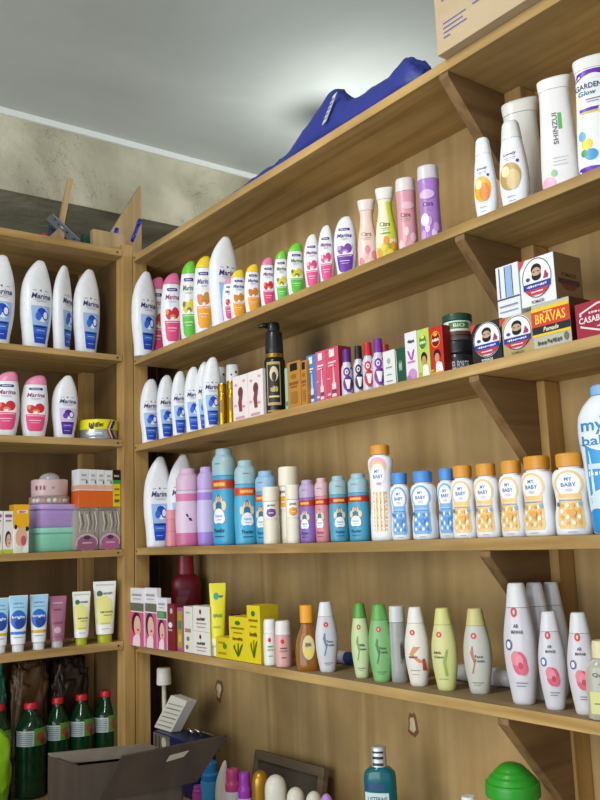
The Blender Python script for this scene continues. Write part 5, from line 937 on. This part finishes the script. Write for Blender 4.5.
# blue fabric bag
prof = [(206, 213.5, 1), (222, 203.5, 2.0), (240, 191.5, 3), (256, 180, 5), (272, 169, 7), (285, 160.5, 9), (298, 148, 14), (309, 131, 24), (320, 115, 31), (331, 96, 40), (338, 89.5, 43), (345, 95, 36), (354, 102, 24), (363, 98, 22), (372, 92, 20), (384, 85, 21), (396, 76, 22), (408, 61, 29), (416, 59.5, 26), (422, 63, 18), (429, 71, 5)]
BLUE = mat('2a3688', .5)
YB = .036; sect = []
for (px, py, q) in prof:
    g = at(px, py, 1, YB); sect.append((g.x, max(g.z-ZT, .006)))
mb = MB(); NS = 6; P = []; K = 20; n = 0
fine = []
for i in range(len(sect)-1):
    for k in range(3): fine.append(tuple(sect[i][j]+(sect[i+1][j]-sect[i][j])*k/3 for j in (0, 1)))
fine.append(sect[-1])
for i, (x, hgt) in enumerate(fine):
    hw = min(.034, .014+hgt*.3)
    for k in range(K):
        a = math.pi*k/(K-1); y = -math.cos(a)*hw; z = math.sin(a)**.8*hgt
        f = (noise.noise(Vector((x*26, a*2.2, 1.3)))*.009+abs(noise.noise(Vector((x*38+a*3, a*2-x*20, 7))))*.012)*min(1, hgt/.03)+noise.noise(Vector((x*70, a*5, 4)))*.003
        P.append((x+f*.5, YB+y*(1+f*3), max(0, z+f*math.sin(a))))
fs_ = []
for i in range(len(fine)-1):
    for k in range(K-1): fs_.append((i*K+k, i*K+k+1, (i+1)*K+k+1, (i+1)*K+k))
    fs_.append((i*K+K-1, i*K, (i+1)*K, (i+1)*K+K-1))
fs_ += [tuple(range(K)), tuple(range((len(fine)-1)*K, len(fine)*K))]
mb.add(P, fs_, BLUE, True)
t = thing('fabric_bag', 'crumpled blue fabric bag lying along the top of the right unit', 'bag', (0, 0, ZT))
mb.build('cloth', t)
a = at(324, 126, 1, YB-.036); b = at(335, 97, 1, YB-.028); c = Vector((.014, 0, .004))
mb = MB(); P = [a, a+c, b+c, b]; P = [Vector((q.x, q.y-.006, q.z-ZT)) for q in P]
mb.add([tuple(q) for q in P]+[tuple(q+Vector((0, .002, 0))) for q in P], [(0,3,2,1),(4,5,6,7),(0,1,5,4),(1,2,6,5),(2,3,7,6),(3,0,4,7)], mat('cfd3da', .5))
e1 = P[1]-P[0]; e2 = P[3]-P[0]
decal(mb, [('rect', .2, .8, .12+.16*k, .2+.16*k, '4a4f66') for k in range(5)], lambda u, t_, l: tuple(P[0]+e1*u+e2*t_+Vector((0, -l, 0)))); o = mb.build('care_tag', t); o['label'] = 'white printed tag on the blue bag'

# clutter on the left unit's top
ZL = TL[0]+.0006
def stick(a, b, wd, th, m, name, label, cat):
    a = Vector(a); b = Vector(b); d = (b-a).normalized(); s = d.cross(Vector((1, 0, 0))).normalized()*wd/2; f = Vector((th, 0, 0))
    P = [a-s, a+s, b+s, b-s]; mb = MB()
    mb.add([tuple(q) for q in P]+[tuple(q-f) for q in P], [(0,3,2,1),(4,5,6,7),(0,1,5,4),(1,2,6,5),(2,3,7,6),(3,0,4,7)], m)
    return tag(mb.build(name), label, cat)
q1 = at(71, 178, 0, -.16); q0 = at(62, 222, 0, -.16); dd = (q1-q0).normalized(); q0 = q0-dd*((q0.z-ZL-.004)/dd.z)
stick(q0, q1, .016, .012, W_LIGHT, 'wooden_stick', 'slim wooden stick rising above the top of the left unit', 'stick')
# grey metal level
a = at(53, 213, 0, -.05); b = at(81, 240, 0, -.05)
dz_ = ZL+.002-(b.z-.02)
t = thing('metal_bracket', 'grey metal channel with holes lying tilted on the left unit top', 'bracket', (0, 0, 0))
d = (b-a).normalized(); s = d.cross(Vector((1, 0, 0))).normalized()
if s.z > 0: s = -s
wd = .03; P = [a, b, b+s*wd, a+s*wd]; mb = MB(); f = Vector((.014, 0, 0))
lift = max(0, ZL+.001-min(q.z for q in P)); P = [q+Vector((0, 0, lift)) for q in P]
mb.add([tuple(q) for q in P]+[tuple(q-f) for q in P], [(0,3,2,1),(4,5,6,7),(0,1,5,4),(1,2,6,5),(2,3,7,6),(3,0,4,7)], mat('6a6f76', .45, .4)); mb.build('channel', t, bevel=.0015)
e1 = P[1]-P[0]; e2 = P[3]-P[0]
mb = MB(); decal(mb, [('rect', .03, .97, .08, .16, '8a9096'), ('ell', .15, .4, .03, .1, '23262a'), ('ell', .3, .5, .03, .1, '23262a'), ('ell', .42, .5, .05, .07, 'b9bec4'), ('ell', .6, .5, .03, .1, '23262a'), ('ell', .85, .5, .03, .1, '23262a')], lambda u, t_, l: tuple(P[0]+e1*u+e2*t_+Vector((l, 0, 0)))); mb.build('holes', t, fix=False)
a = at(54, 219, 0, -.075); mb = MB(); mb.box(-.008, .008, -.012, .012, 0, a.z-ZL, mat('2a3560', .5)); o = tag(mb.build('blue_block', bevel=.002), 'dark blue plastic block behind the left end of the metal channel', 'block'); o.location = (-.08, a.y, ZL)
a = at(45, 231, 0, -.045); o = tag(crumple('red_rag', (-.05, a.y, ZL), (.014, .012, .011), mat('b8324a', .5), 1.3, .3, 1, 3), 'small red crumpled scrap left of the wood offcut', 'scrap')
a0 = at(48, 240, 0, -.04); a1 = at(63, 243, 0, -.04); a2 = at(57.5, 229, 0, -.04)
mb = MB(); mb.prism([(a0.y, ZL), (a1.y, ZL), (a1.y, a2.z-.012), (a2.y, a2.z), (a0.y, ZL+.008)], 0, -.045, -.03, W_LIGHT); tag(mb.build('wood_offcut'), 'small pointed pale wood offcut below the metal channel', 'offcut')
a = at(86, 238, 0, -.07); b = at(92, 238, 0, -.07); mb = MB(); mb.box(-.015, .015, -abs(b.y-a.y)/2-.003, abs(b.y-a.y)/2+.003, 0, at(88, 232, 0, -.07).z-ZL, mat('1f4f3c', .5)); o = tag(mb.build('green_block', bevel=.002), 'small dark green block at the right end of the metal channel', 'block'); o.location = (-.09, (a.y+b.y)/2, ZL)
a0 = at(93, 243, 0, -.03); a1 = at(127, 243, 0, -.03); mb = MB(); mb.box(-.05, -.03, a0.y, a1.y-.004, ZL, at(110, 232, 0, -.03).z, W_LIGHT); tag(mb.build('wood_offcut'), 'flat pale wood block in front of the triangular plywood piece', 'offcut')
b0 = at(99, 238, 0, -.13); b1 = at(141, 186, 0, -.13); b2 = at(142, 235, 0, -.13)
mb = MB(); mb.prism([(b0.y, ZL), (b2.y, ZL), (b2.y, b1.z), (b2.y-.006, b1.z), (b0.y, ZL+.03)], 0, -.145, -.133, W_LIGHT); tag(mb.build('plywood_offcut'), 'tall triangular plywood piece standing on the corner top', 'offcut')
for (xa, ya, xb, yb, lab) in ((132, 241, 140, 220, 'long blue pen leaning by the corner post top'), (114, 238, 117, 229, 'short blue pen beside the triangular plywood piece')):
    a = at(xa, ya, 0, -.065); b = at(xb, yb, 0, -.075); d = (b-a).normalized(); zs = TL[0]+.019 if xa == 132 else ZL
    if xa == 132: a.z = max(a.z, TL[0]+.02)
    else: a = a-d*((a.z-ZL-.003)/d.z)
    t = thing('blue_pen', lab, 'pen', a); d = b-a
    mb = MB(); mb.tube([(0, 0, 0), d*.75], .0055, mat('2430b0', .3), 12); mb.build('barrel', t)
    mb = MB(); mb.tube([d*.755, d], .0065, mat('1c2698', .3), 12); mb.build('pen_cap', t)

# ------------------------------------------------------------------ light
sc = bpy.context.scene
w = bpy.data.worlds.new('daylight'); sc.world = w; w.use_nodes = True
bg = w.node_tree.nodes['Background']; bg.inputs['Color'].default_value = (.86, .93, 1, 1); bg.inputs['Strength'].default_value = .72
def area(name, loc, aim, sx, sy, power, col):
    l = bpy.data.lights.new(name, 'AREA'); l.shape = 'RECTANGLE'; l.size = sx; l.size_y = sy; l.energy = power; l.color = col
    o = bpy.data.objects.new(name, l); C.objects.link(o); o.location = loc
    o.rotation_euler = (Vector(aim)-Vector(loc)).to_track_quat('-Z', 'Y').to_euler(); return o
area('tube_light', (1.15, -1.05, HC-.06), (.75, -.2, Z0), .12, .9, 19, (1, .97, .9))
area('door_daylight', (1.6, -3.15, Z0-.15), (.9, 0, Z0-.1), 2.4, 1.9, 58, (.93, .97, 1))
pl = bpy.data.lights.new('back_bulb', 'POINT'); pl.energy = 8; pl.color = (.95, 1, .98); pl.shadow_soft_size = .05
o = bpy.data.objects.new('back_bulb', pl); C.objects.link(o); o.location = (.30, .62, Z0+1.02)

# ------------------------------------------------------------------ camera
cd = bpy.data.cameras.new('camera'); cam = bpy.data.objects.new('camera', cd); C.objects.link(cam)
cd.sensor_fit = 'VERTICAL'; cd.sensor_height = 24; cd.lens = 24*F/800; cd.clip_start = .05
M = Matrix((RV, UV, -FW)).transposed().to_4x4(); M.translation = CAM; cam.matrix_world = M
sc.camera = cam
vs = sc.view_settings; vs.view_transform = 'Standard'; vs.look = 'None'; vs.exposure = 0.0; vs.gamma = 1; vs.use_curve_mapping = False
